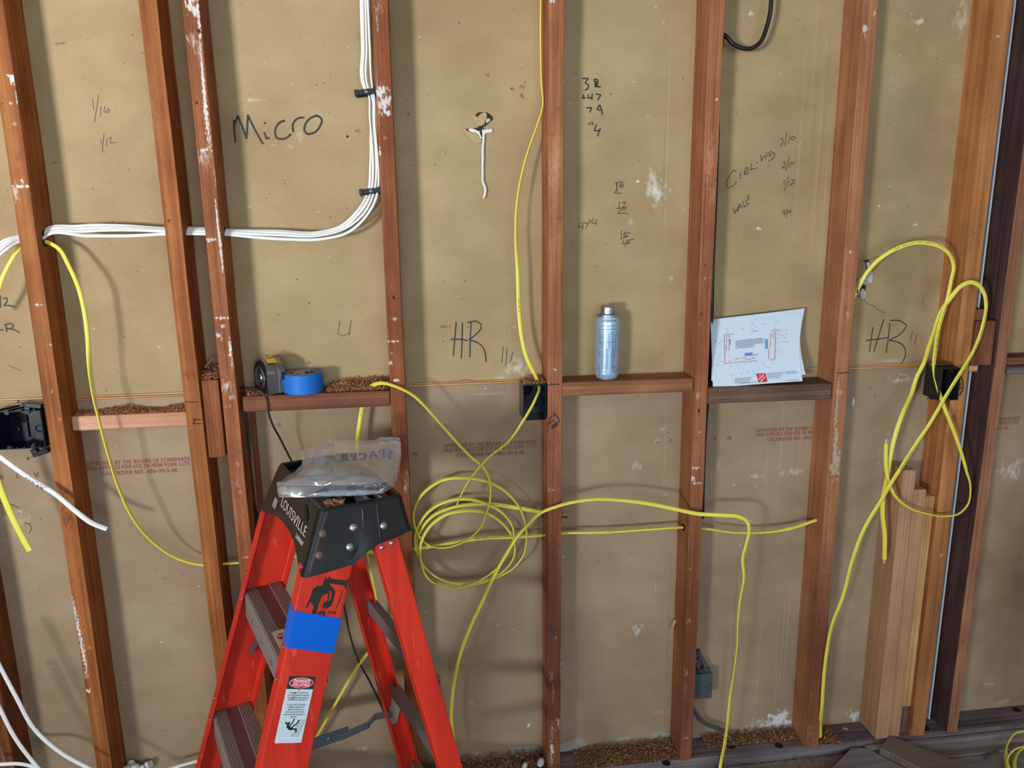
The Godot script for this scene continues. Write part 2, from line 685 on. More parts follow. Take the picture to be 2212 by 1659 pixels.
func sheathing():
	# stains in wall millimetres: x, y, half width, half height, r, g, b, alpha
	var stains := [
		[650.1,1757.8, 18, 40, 232, 232, 228, 150], [663.9,1729.3, 30, 34, 232, 234, 234, 190], [592.4,1652.4, 8, 8, 230, 226, 214, 140], [609.3,1758, 5, 5, 236, 236, 232, 220],
		[-365.5,1956.2, 20, 5, 226, 216, 196, 150], [-259.5,1874.2, 10, 22, 222, 208, 184, 120], [-284.2,1846.2, 8, 8, 226, 218, 200, 120], [-117.5,1883.7, 8, 5, 96, 72, 44, 200], [-143.2,1871.7, 4, 4, 30, 24, 20, 230],
		[624.1,963.4, 14, 16, 224, 222, 218, 170], [700.1,1069.8, 8, 5, 224, 222, 218, 130], [1000,911, 26, 8, 218, 216, 214, 130], [1107.4,917.1, 40, 14, 220, 218, 216, 140], [872.3,949.7, 7, 14, 214, 210, 202, 120], [710.8,1499.8, 8, 10, 224, 216, 200, 150],
		[641.7,438.5, 18, 20, 222, 224, 226, 190], [694,576.5, 4, 30, 214, 212, 206, 110], [727,147.5, 26, 10, 212, 208, 204, 100],
		[1010.3,49.5, 50, 12, 224, 230, 238, 170], [1062.5,58.1, 50, 26, 226, 232, 240, 200], [1125.7,65.5, 46, 40, 228, 234, 242, 215], [947.6,45, 40, 14, 210, 212, 216, 120], [1127.9,76.7, 34, 40, 226, 232, 240, 210], [1089.3,58, 30, 18, 226, 232, 240, 190],
		[1379.5,61.3, 26, 30, 226, 232, 240, 190], [1205,79.9, 60, 12, 188, 190, 196, 90],
		[281.1,1261.7, 34, 30, 226, 230, 236, 130], [228.8,1233, 40, 14, 220, 216, 208, 90], [202.2,1194.5, 60, 4, 214, 208, 196, 110],
		[1434.2,1200.4, 46, 4, 216, 216, 212, 150], [1421,1184.4, 40, 7, 218, 220, 218, 160], [1385,1244.4, 70, 6, 208, 206, 200, 110], [1280.7,1123.9, 4, 16, 228, 230, 232, 220], [1416.9,982.2, 40, 40, 196, 192, 186, 60],
		[1824.8,880, 44, 26, 214, 216, 220, 170], [1849.6,894, 20, 40, 214, 216, 220, 90], [1856.2,134.1, 50, 7, 206, 204, 200, 130], [1900.8,59.1, 40, 10, 214, 220, 230, 130],
		[1371.8,2165.7, 14, 7, 226, 204, 160, 220], [1380.3,2170.5, 8, 9, 226, 228, 230, 200], [1372.1,2142.4, 2, 18, 216, 210, 196, 160], [1499.3,2183.6, 20, 60, 204, 194, 176, 200], [1485.3,2167.8, 14, 14, 202, 190, 170, 180], [1423.6,1635.4, 6, 3, 236, 236, 232, 230], [1306.9,1687, 4, 4, 232, 230, 224, 220],
		[901.6,2176.5, 6, 6, 236, 230, 214, 220], [956.1,1630.9, 6, 5, 234, 230, 220, 220], [991.2,2116.8, 90, 60, 120, 98, 66, 50],
		[213.1,2019.9, 8, 5, 92, 72, 48, 200], [274.4,1988.8, 7, 4, 86, 66, 42, 200], [301.4,1992.7, 9, 5, 96, 76, 50, 190], [301.2,1970.2, 6, 6, 70, 52, 34, 200], [11,1925.3, 4, 6, 70, 56, 40, 190],
		[-798.1,2078.7, 6, 4, 96, 80, 58, 170], [-784.9,2079.9, 7, 4, 96, 80, 58, 170], [-838.6,1809.7, 7, 3, 96, 74, 50, 170], [-757.3,1297.6, 6, 5, 110, 92, 64, 170], [-275.2,1300.5, 4, 7, 66, 54, 40, 190], [-366,1133.4, 7, 6, 88, 70, 46, 190],
		[87.7,1384.4, 18, 4, 96, 78, 56, 130], [-197.4,123.5, 16, 12, 214, 208, 196, 140], [135.2,141.2, 14, 3, 220, 216, 206, 160], [304.3,146, 5, 7, 228, 226, 220, 220], [255.9,811.3, 20, 5, 214, 210, 200, 120],
		[-1054.8,898.3, 46, 50, 196, 178, 146, 150], [1332.6,1377.2, 90, 60, 128, 108, 72, 110], [1407.5,1496.6, 130, 110, 118, 100, 68, 100], [1396.2,1820.4, 130, 420, 136, 118, 82, 110], [1282.4,619.3, 30, 120, 186, 184, 180, 50],
		[1920.5,479.3, 170, 520, 104, 74, 52, 170], [1819.7,1173.4, 90, 150, 150, 120, 84, 120]]
	# long vertical runs left by water: x, y, half width, half height, r, g, b, alpha
	for q in [[687.7,1861.6, 420, 1], [681.7,1781.8, 300, 0], [1084.6,1861.7, 460, 1], [1098.1,1861.8, 480, 0], [1114.9,1821, 420, 1], [1125.2,1861.8, 420, 0], [1143.2,1696.2, 300, 1], [1060.7,1821.1, 300, 1], [1084.9,1738.5, 260, 0]]:
		stains.append([q[0], q[1], 1.6, q[2], 214 if q[3] else 130, 198 if q[3] else 104, 166 if q[3] else 68, 130])
	for q in [[738.3,416.8, 2.0, 330, 110, 84, 60, 130], [707.8,523.9, 1.6, 240, 190, 176, 150, 120], [950.5,524.9, 2.2, 210, 112, 86, 60, 150], [950.3,290, 2.0, 200, 118, 90, 64, 120], [1038.3,281.6, 1.6, 260, 206, 202, 196, 130], [1113,329.3, 1.5, 330, 206, 202, 196, 130], [1124.9,382.5, 1.5, 300, 190, 182, 168, 120], [1101.3,192.4, 1.5, 180, 206, 202, 196, 130], [926,265, 9, 180, 120, 84, 50, 80], [1064.3,973, 6, 260, 196, 186, 168, 80], [1113.4,970.3, 5, 240, 140, 122, 94, 80], [1023.6,999.2, 4, 200, 190, 180, 160, 80], [1133.9,1089.2, 2, 240, 136, 114, 84, 110], [708.9,1015.5, 2, 300, 196, 184, 156, 110], [1049,1861.7, 3, 420, 150, 124, 84, 90], [1267.3,1902.7, 3, 420, 176, 158, 122, 90], [1476,1861.9, 10, 380, 176, 156, 116, 70], [1321.9,1861.9, 4, 380, 170, 150, 112, 70], [1692.6,710.6, 3, 60, 206, 204, 206, 120], [1126.6,436.1, 2, 300, 198, 192, 184, 120], [1094,385.2, 1.6, 280, 196, 190, 182, 120], [1325,309.7, 2, 200, 184, 180, 176, 110]]:
		stains.append(q)
	var kraft := c8(188, 164, 127)
	var kraft_dark := c8(150, 124, 90)
	var low := c8(179, 156, 129)
	var low_dark := c8(140, 116, 92)
	var k := 0
	var mats := []
	for q in [[-1.663, 2.452, kraft, kraft_dark], [0.777, 2.452, kraft, kraft_dark], [-1.663, 1.222, low, low_dark], [0.777, 1.222, low, low_dark]]:
		var im := panel_image(100 + k * 17, q[2], q[3])
		for s in stains:
			var x: float = (s[0] / 1000.0 - q[0]) / 2.438 * 2048.0
			var y: float = (q[1] - s[1] / 1000.0) / 1.219 * 1024.0
			if x > -80 and x < 2128 and y + s[3] * 0.84 > 0 and y - s[3] * 0.84 < 1024:
				splat(im, x, y, s[2] * 0.84, s[3] * 0.84, Color8(s[4], s[5], s[6], s[7]), (0.75 if s[2] > 5 else 0.35) if s[2] < 60 else (0.4 if s[2] < 150 else 0.12), (0.06 if s[2] < 60 else 0.012) if s[2] > 12 else 0.2, 2.2 if s[7] > 210 else 0.85)
		var m := surface(Color.WHITE, 0.82)
		m.metallic_specular = 0.25
		m.albedo_texture = tex(im)
		mats.append(m)
		k += 1
	for q in [[-1.663, 0.775, 1.233, 2.452, 0], [0.777, 3.215, 1.233, 2.452, 1], [-4.101, -1.665, 1.233, 2.452, 1], [-1.663, 0.775, 0.003, 1.222, 2], [0.777, 3.215, 0.003, 1.222, 3], [-4.101, -1.665, 0.003, 1.222, 3]]:
		var b := MB.new()
		b.box(Vector3(q[0], q[2], -0.0127), Vector3(q[1], q[3], 0.0), 0.001)
		for i in b.p.size():
			b.uv[i] = Vector2((b.p[i].x - q[0]) / 2.438, (q[3] - b.p[i].y) / 1.219)
		part("sheathing_panel", b, mats[q[4]], wall_back, "", 0.0)
	# bare wood tongue showing between the two rows of panels
	var t := structure("trim_3")
	for y in [1.2228, 1.2282]:
		var b := MB.new()
		b.grain = 0
		b.off = y * 9.0
		b.box(Vector3(-4.1, y, -0.012), Vector3(3.2, y + 0.0045, 0.0022), 0.0008)
		part("joint_strip", b, M.lath_wood, t)


# ---------------------------------------------------------------- marks on the wall

# ribbons of ink; each stroke is [x, y, x, y, ...] in wall millimetres
func ink(called: String, strokes: Array, width: float, mat: Material, parent: Node3D, z := 0.0004, label := ""):
	var mb := MB.new()
	for s in strokes:
		var pts := PackedVector3Array()
		for i in range(0, s.size(), 2):
			pts.append(Vector3(s[i] / 1000.0, s[i + 1] / 1000.0, z))
		# curves are rounded, sharp corners stay corners
		var from := 0
		for i in range(1, pts.size()):
			var sharp := i == pts.size() - 1 or (pts[i] - pts[i - 1]).angle_to(pts[i + 1] - pts[i]) > 1.05
			if sharp:
				var piece := pts.slice(from, i + 1)
				mb.sweep(smooth_path(piece, 0.004) if piece.size() > 2 else piece, width, 0.0006, PackedFloat32Array(), 6)
				from = i
	part(called, mb, mat, parent, label)


func stamp_text(text: String, x: float, y: float, height: float, width: float):
	var mb := MB.new()
	letters(mb, text, height, true, "Droid Sans", func(q): return Vector3(x + q.x + width / 2.0, y + q.y, 0.0003), width)
	if mb.p.size():
		part("stamped_text", mb, M.stamp, wall_back, "", 0.0)


func wall_writing():
	ink("marker_writing", [[-413.1,1909.5, -414.3,1886.8, -413.9,1857.4], [-410.8,1901.4, -403.3,1919.7, -396.3,1897.8, -387.1,1865.5, -383.6,1890.5, -379.5,1921.6, -370.3,1897.9, -357.6,1870.3, -348.5,1852.9], [-343.3,1881.1, -339.3,1865.5, -331.6,1867.8], [-342.3,1903.9, -338.7,1900.9], [-291.7,1908.4, -303.3,1904.7, -314.8,1891.4, -317.9,1879.6, -314.7,1867, -303.2,1864.8, -289.4,1868.6, -279.3,1876.7], [-273.4,1881.2, -273.7,1898.2, -265.2,1910.7, -252.8,1915.9, -244.5,1915.6], [-212.8,1921.3, -231,1913.8, -243.4,1899, -246,1883.5, -238.1,1876, -221.1,1881.3, -207.9,1896.2, -202.5,1910.2, -209.1,1918.7, -218.5,1919.8]], 0.0048, M.ink, wall_back, 0.0004, "Micro in black marker")
	ink("marker_writing", [[-187.7,1408.2, -195.4,1374, -182,1367.7, -165.3,1376.3], [-159,1408.6, -166.6,1367.2]], 0.0022, M.pencil, wall_back, 0.0004, "figure 4")
	ink("marker_writing", [[117.3,1395.3, 111.8,1345.5, 107.2,1303.7], [134.1,1393.6, 132,1344.8, 128.2,1295.6], [101.3,1348.8, 128.7,1347.9, 147.6,1344.3], [157.2,1392.9, 154,1344.1, 152.1,1298.6], [147.5,1393.2, 172,1395.4, 184.5,1387.8, 183.5,1377.2, 167.8,1358.6, 150.6,1346.3], [150.6,1346.3, 170.8,1339.2, 188.3,1323.6, 194,1306.2, 196.1,1283.2]], 0.0034, M.ink, wall_back, 0.0004, "HR in black marker")
	ink("marker_writing", [[243.1,1325.7, 239.4,1280.7], [253.8,1321.4, 250.1,1271.6], [270.4,1310, 261.8,1279]], 0.0018, M.ink, wall_back)
	ink("marker_writing", [[456.7,2014.1, 473.1,2014.3, 464.6,2002.9, 474.5,1998.1, 471.3,1988.5, 464.7,1985.8], [486.6,2011.4, 496.5,2012.3, 499,2007, 490.1,1995.5, 506.2,1994.2], [489.1,2010.7, 494.3,1992.5], [491.6,2007.7, 499.1,2001.7, 493.4,1997.1, 503.3,1993.4], [455,1967.1, 467.4,1967.2], [460.7,1975.5, 460.8,1964.1], [473.9,1975.6, 472.3,1966.5, 484.7,1968.1], [483.7,1978, 483.1,1962], [493.2,1976.5, 506.9,1975.1, 498,1961.3], [468.4,1942.7, 483.3,1942.8, 477.6,1931.2], [509,1939.9, 503.1,1950.6, 496.6,1939, 507.4,1936.8], [503.1,1949.8, 509,1939.1, 511.7,1925.2], [476.2,1906.2, 478.8,1900.4], [482.9,1908.9, 487.1,1900.4], [496.2,1902.4, 489.8,1886.8, 506.5,1885.7], [506.4,1892.7, 499.1,1872.4]], 0.0034, M.ink, wall_back, 0.0004, "sum in black marker")
	ink("marker_writing", [[455.1,1652.1, 448.3,1639.9, 461.9,1641.8], [462.7,1652.4, 461.2,1632.8], [464.4,1651.5, 476.4,1650.6, 469.7,1635.9], [478.8,1662, 480.6,1652.2], [489.9,1664.3, 481.5,1649.7], [491.6,1658.5, 488.3,1649.6, 499.4,1649.5], [499.3,1660.9, 497.8,1645.4], [552,1756.3, 554.6,1730.2], [547.7,1754.4, 571.1,1756.2], [564.8,1754.3, 560.7,1743.8, 569.3,1742.2, 572.1,1749.4, 562.8,1747.8], [554.1,1754.3, 551.1,1734.2, 546.1,1728.6, 565.3,1726.9], [561.9,1705.8, 559.6,1688.8], [567.9,1703.3, 579.1,1704.8, 570.4,1689.5, 581.9,1691.4], [553.2,1687.6, 581.9,1690.2], [581.2,1686.9, 559.8,1679.8, 557.8,1674.1, 579.2,1675.5, 586.7,1671.3], [568.5,1630, 568.1,1610.6], [573.1,1619.7, 582.5,1623.6, 593.8,1622.7], [579,1627, 574.9,1613.8, 582.7,1614.5, 581.7,1621.2], [565.5,1606.5, 587.9,1615.3], [575.1,1605.1, 571,1594, 585.7,1597.9], [585.5,1606.2, 578.1,1587.2], [588.2,1602.8, 592.7,1595.3, 584.9,1593.7, 588.2,1602, 604.6,1606.7]], 0.0018, M.ink, wall_back)
	ink("marker_writing", [[883.9,1781.7, 875.7,1785.8, 864.3,1768.7, 858.2,1749.1, 863.1,1740.1, 875.3,1743.3, 887.1,1755.5], [896.3,1780.8, 895.6,1762], [907.2,1776.7, 917.4,1784.8, 914.3,1793, 906.8,1784, 907.4,1773.4, 921.3,1778.2], [927,1803.1, 923.5,1786.4, 938.4,1790.4], [940.9,1807.5, 942.1,1801.8], [941.8,1792, 944.3,1788.8], [950.5,1825.4, 954.2,1807.5, 958,1819.3, 964.8,1822.9, 965.5,1812.3], [967,1831.4, 968.5,1821.3], [981.8,1835.4, 973.3,1830.2, 976.5,1821.2, 986.5,1832.6, 991.4,1825.3, 985,1814.7, 973.8,1808.2]], 0.0019, M.ink, wall_back)
	ink("marker_writing", [[878.8,1686.3, 885.4,1670.4, 887.9,1682.9, 894.1,1675.3, 892.4,1690.3], [895.7,1679.5, 896.5,1696.9, 907.9,1686], [894.5,1684.5, 903.1,1691], [906.9,1703.4, 912.2,1687.6, 919.1,1692.5], [913.8,1707.5, 919.9,1694.2, 925.1,1698.3], [924.7,1720.7, 917.4,1715, 925.2,1711.6, 918.5,1704.2]], 0.0019, M.ink, wall_back)
	ink("marker_writing", [[1003,1865.7, 1010.4,1867.4, 1011.4,1859.3, 1006.1,1845.5], [1020.5,1882.7, 1017.6,1847.2], [1028.5,1869.8, 1027.9,1853.6], [1038,1874.6, 1033.2,1866.6, 1039.7,1863.3, 1045.9,1869.8, 1039.1,1872.2], [1014.7,1804.9, 1021.3,1806.5, 1019.7,1796.7, 1013.5,1790.1, 1024.1,1791.7], [1032.1,1819.5, 1024.7,1783.5], [1035.8,1804.8, 1034.9,1791.7], [1040.1,1807.2, 1041.5,1800.7, 1050.9,1807.2], [1022.7,1759.7, 1021.8,1746.4], [1033.9,1767.8, 1024.8,1729.8], [1036.4,1757.9, 1035.7,1742.2], [1040.8,1759.6, 1051.6,1759.5, 1040.9,1744.7, 1057.5,1753.7], [1023.8,1678.5, 1023.9,1670.5, 1031.5,1672.1], [1029.6,1680.6, 1028.8,1665.4], [1036.3,1681.3, 1033.4,1657.8], [1039.7,1678.3, 1038.6,1668.7], [1043.8,1678.3, 1042,1671.2, 1047.8,1672.8, 1045.6,1679.1]], 0.0017, M.ink, wall_back)
	ink("pencil_writing", [[-734.7,1956.5, -734.9,1931.8], [-719.6,1965.1, -736.9,1903.3], [-717.7,1939.7, -721.9,1916.2], [-708.5,1939.7, -712.8,1927.6, -703.9,1924.8, -697.5,1930.9, -702.8,1934.1, -706.5,1926.9], [-726.4,1860.9, -726.8,1851.9], [-718,1877.5, -727.6,1833.4], [-712.2,1866.3, -716.6,1847.9], [-709.1,1866, -702.3,1868.9, -707.1,1855.1, -692.6,1857.3], [-729,1863.1, -726.4,1860.9]], 0.0016, M.pencil, wall_back)
	ink("marker_writing", [[-1001.2,1487.1, -992.3,1488.5, -991.9,1482, -1001.7,1469.3, -990.3,1469.4, -978,1466.2], [-1006.3,1495.3, -1010.1,1464.5], [-1024.2,1408.7, -1011.4,1409.1], [-1003.5,1421.9, -1004.5,1403.4], [-1007.7,1421, -991.7,1424.1, -985.6,1419.6, -989.9,1413.5, -1001.9,1412.1], [-1001.9,1412.1, -988.8,1409.5, -980.5,1405.5, -974.5,1400.2]], 0.0032, M.ink, wall_back)
	ink("marker_writing", [[1322.2,1344.8, 1319.8,1309.2, 1318.3,1273.3], [1353.9,1367.5, 1342.9,1322.2, 1332.1,1272.8], [1303.5,1306.5, 1339.2,1309.4, 1374.1,1312.9], [1373.7,1355.1, 1373.2,1312, 1370.9,1266.8], [1374.8,1363.3, 1406.4,1360.5, 1427.4,1347.1, 1415.8,1327.2, 1376.4,1304.5], [1376.4,1304.5, 1408.2,1297, 1428.7,1279.7, 1432.9,1259, 1422.9,1232.3]], 0.0030, M.ink, wall_back)
	ink("marker_writing", [[1447.2,1328.1, 1444.1,1302.3], [1461.9,1320.2, 1457.5,1288]], 0.0018, M.ink, wall_back)
	ink("wall_crack", [[-1014,1321.2, -1000.8,1312.4, -983.1,1304.6], [121.5,1233.8, 142.9,1236.4, 164.2,1232.1], [-136.5,1227, -111.5,1230.3, -82.2,1234.3]], 0.0012, M.pencil, wall_back)
	for q in [[-0.862, 0], [0.072, 0], [0.984, 0], [1.572, -0.002]]:
		var x: float = q[0]
		var y: float = q[1]
		stamp_text("APPROVED BY THE BOARD OF STANDARDS", x, 1.045 + y, 0.0112, 0.262)
		stamp_text("AND APPEALS FOR USE IN NEW YORK CITY,", x, 1.030 + y, 0.0112, 0.262)
		stamp_text("CALENDAR NO. 486-39-S-M.", x + 0.037, 1.0155 + y, 0.0112, 0.192)
	for q in [["2", [721.5,1028], 0.011, 0.009], ["V", [853.3,1027.9], 0.011, 0.010], ["N", [898.1,1026.6], 0.011, 0.011], ["N", [-11,1027.7], 0.010, 0.011], ["V", [-992.6,1021.4], 0.013, 0.013], ["C", [-1036.2,1022], 0.011, 0.011], ["0", [-1074.1,1019.8], 0.011, 0.008]]:
		stamp_text(q[0], q[1][0] / 1000.0, q[1][1] / 1000.0, q[2], q[3])


func outline(a: Array, z: float) -> Array:
	var r := []
	for i in range(0, a.size(), 2):
		r.append(Vector3(a[i] / 1000.0, a[i + 1] / 1000.0, z))
	return r


func patch(called: String, a: Array, z: float, thick: float, mat: Material, label := "", bend := 0.0):
	var mb := MB.new()
	var pts := outline(a, z)
	if bend != 0.0:
		var lo := 1e9
		for v in pts:
			lo = minf(lo, v.y)
		for i in pts.size():
			pts[i].z += (pts[i].y - lo) * bend
	mb.slab(pts, Vector3(0, 0, thick))
	part(called, mb, mat, wall_back, label, 20.0)


func lumps(called: String, a: Array, size: float, z: float, mat: Material, label := ""):
	var mb := MB.new()
	for i in range(0, a.size(), 2):
		for k in 3:
			var c := Vector3(a[i] / 1000.0 + rng.randf_range(-0.5, 0.5) * size, a[i + 1] / 1000.0 + rng.randf_range(-0.5, 0.5) * size, z)
			var prof := [[0.0, -1.0], [0.75, -0.65], [1.0, 0.0], [0.7, 0.7], [0.0, 1.0]]
			var s := size * rng.randf_range(0.5, 0.95)
			var t := Transform3D(Basis.from_euler(Vector3(rng.randf() * 3, rng.randf() * 3, rng.randf() * 3)).scaled_local(Vector3(s, s * 0.7, s * 0.6)), c)
			mb.lathe(prof, 7, t)
	part(called, mb, mat, wall_back, label, 60.0)


func wall_damage():
	# plaster squeezed through a broken spot in the third bay, and the run that hardened below it
	patch("hole", [181.1,1924.6, 188.7,1930.3, 202.2,1931, 212.7,1929, 225.3,1919.8, 225.1,1912.7, 216.8,1906.2, 206,1896.9, 196.9,1891.9, 187.9,1893.3, 191.1,1901.9], 0.0002, 0.0006, M.cavity)
	patch("hole", [154.9,1889.6, 172.9,1891.1, 194,1894.7, 208.9,1887.6, 211.8,1881.9, 201.1,1876.1, 196.3,1860.3, 191.9,1867.5, 181.6,1879, 160.7,1884.7], 0.0002, 0.0006, M.cavity)
	patch("torn_paper", [144.7,1888.6, 151.9,1889.6, 157.7,1884.7, 169.6,1879.7, 181.6,1877.5, 189,1870.4, 195.5,1859.5, 187.4,1853.7, 172.4,1857.5, 160.4,1870.4], 0.004, 0.0008, M.kraft, "", 0.10)
	patch("torn_paper", [169,1919.6, 173.6,1924.5, 181,1921.7, 185.5,1918.2, 191.6,1924.6, 201.9,1930.3, 209.3,1926.1, 209.4,1916.2, 204.8,1909, 202.4,1900.5, 192.5,1896.2, 182.1,1901.8, 173.3,1908.2], 0.003, 0.0008, M.kraft, "", 0.09)
	patch("plaster_lump", [160.8,1888.2, 166.9,1890.4, 174.3,1889.7, 180.3,1887.6, 187.7,1883.3, 192.1,1876.1, 195.8,1864.6, 191.9,1866.8, 186.8,1875.4, 180.1,1879.7, 172.6,1881.1, 165.2,1883.2], 0.0006, 0.005, M.plaster)
	patch("plaster_lump", [196.8,1887.6, 205.9,1887.6, 214.9,1887.9, 220.2,1889.4, 223.2,1885.9, 220.8,1881.9, 211.8,1880.8, 204.2,1877.6, 199.6,1874.7, 196.7,1880.4], 0.0006, 0.006, M.plaster)
	patch("plaster_lump", [209.4,1914, 216.2,1915.5, 218.3,1911.2, 212.2,1906.5, 207.4,1903.3, 206.6,1909], 0.0004, 0.003, M.plaster_grey)
	lumps("plaster_crumbs", [166.8,1887.5, 180.2,1884, 187.7,1880.4, 204.3,1883.3, 211.8,1884, 219.4,1885.9, 213.1,1910.5], 0.0045, 0.004, M.plaster)
	var pts := smooth_path(mm([200,1877,6, 199,1858,6, 197,1837,6, 197,1815,6, 196,1801,6, 196,1779,6, 196,1758,6, 201,1746,6, 202,1735,6, 201,1729,6, 197,1718,6]), 0.006)
	var mb := MB.new()
	mb.sweep(pts, 0.0066, 0.006, PackedFloat32Array(), 10)
	part("plaster_drip", mb, M.plaster, wall_back, "white hardened plaster drip")
	# the broken spot behind the yellow loop on the right
	patch("hole", [1277.3,1538, 1288.7,1539, 1293.3,1530.7, 1292.1,1516.6, 1288.6,1500.1, 1288.7,1471.6, 1288.8,1450.2, 1283.8,1428.8, 1271.8,1432.7, 1263.6,1438.8, 1261,1453.2, 1268.7,1466.1, 1276.8,1475.5, 1286,1500.1, 1284.2,1519.1], 0.0002, 0.0006, M.cavity)
	for a in [[1281.6,1530.9, 1286.2,1532, 1289.8,1529.5, 1291.2,1523, 1288.7,1515.2, 1285.6,1520.8], [1297.1,1504.6, 1300.9,1505.2, 1303.2,1499.8, 1304.7,1478.4, 1301.3,1473.7, 1294.8,1475.1, 1288.6,1472.8, 1282.7,1467, 1277.5,1468.3, 1274.7,1473.1, 1279.1,1479, 1286.9,1490.7, 1292.5,1498.8], [1273.5,1456.5, 1278.5,1457.6, 1287.1,1447.8, 1287.5,1440.6, 1284.8,1431.1, 1280.3,1427.4, 1274.6,1430.2, 1271.4,1435.1, 1271,1448.2], [1271.5,1491.6, 1266.5,1489.9, 1260.7,1484.1, 1260.3,1477, 1265.1,1478.1, 1269.7,1483.9], [1261,1453.2, 1265.9,1455.5, 1268.6,1447.1, 1266.3,1437.6, 1261.4,1441.3]]:
		patch("plaster_lump", a, 0.0006, 0.005, M.plaster_grey)
	lumps("plaster_crumbs", [1286.7,1526.1, 1300.1,1499.9, 1300.4,1483.2, 1288.2,1476.4, 1281,1471.8, 1278.9,1452.8, 1282.4,1443.2, 1278,1434.9, 1265.7,1485.2, 1264,1448.4], 0.006, 0.004, M.plaster_grey)
	ink("wall_crack", [[1282.5,1428.8, 1290.9,1421.4, 1299.4,1412.7, 1312.7,1408.8, 1320.7,1406.1, 1326.6,1398.7, 1344.2,1391, 1354,1384.4], [1267.4,1535.3, 1277.4,1536.8, 1290,1538.4, 1306.1,1543.3, 1315.9,1547.6, 1326.1,1547.7], [1473,1432.3, 1470.6,1418.8, 1471.4,1402.4]], 0.0016, M.crack, wall_back)
	ink("wall_crack", [[-1032,896.8, -1021.2,891.7, -1019.1,878.3, -1026.7,865.6], [-1085,954.2, -1074.4,954.5, -1059,950.5, -1041.1,939.3]], 0.002, M.crack, wall_back)
	lumps("plaster_ridge", [-1042.1,934.7, -1037.3,927.8, -1037.3,919.1, -1039.6,930.6], 0.003, 0.001, M.plaster)
	# paper skin scraped off near the floor
	for a in [[244.7,76, 288.4,73, 336.6,68, 344.9,48, 334.3,32.6, 328,23.8, 304.8,16.9, 285.9,15.5, 254.5,20.4, 233.7,27.6, 227.6,35.4, 238.2,49.6, 245.5,52.3], [397.6,68.2, 410.3,69.1, 435.7,75.8, 465.4,83.9, 478.2,75.8, 483.6,63.3, 489.1,45.9, 488.1,41.2, 470,38.5, 427.4,37.4, 397.7,37.2], [95.7,50.7, 114.5,62.7, 135.2,72, 155.8,72, 163.8,64, 168.1,48.2, 163.3,35.8, 140.4,26.6, 113.7,29.8, 101.4,33.6], [555.3,54.8, 582.7,68.5, 622.9,71.9, 643.6,50.5, 638.9,34.2, 608.8,23.5, 563.3,25.9], [683.9,62.9, 698.7,78.1, 729.2,80.3, 755.2,66.2, 751,38.5, 720.6,29.5, 694.7,39.2]]:
		patch("scraped_patch", a, 0.0001, 0.0005, M.kraft_grey)
	patch("torn_paper", [422.1,36.8, 427.4,40.5, 440.2,35.9, 467.8,39.7, 471.1,33.6, 459.4,25.3, 459.5,15.7, 448.8,11.7, 440.2,22.8, 431.7,28.5, 425.3,28.1], 0.002, 0.001, surface(c8(186, 206, 232), 0.8), "bluish torn paper", -0.3)
	patch("torn_paper", [250.3,20.9, 288,16, 302.7,19.6, 304.8,14.1, 279.5,10.3, 254.4,14.5], 0.002, 0.001, M.plaster, "", -0.2)


# ---------------------------------------------------------------- studs

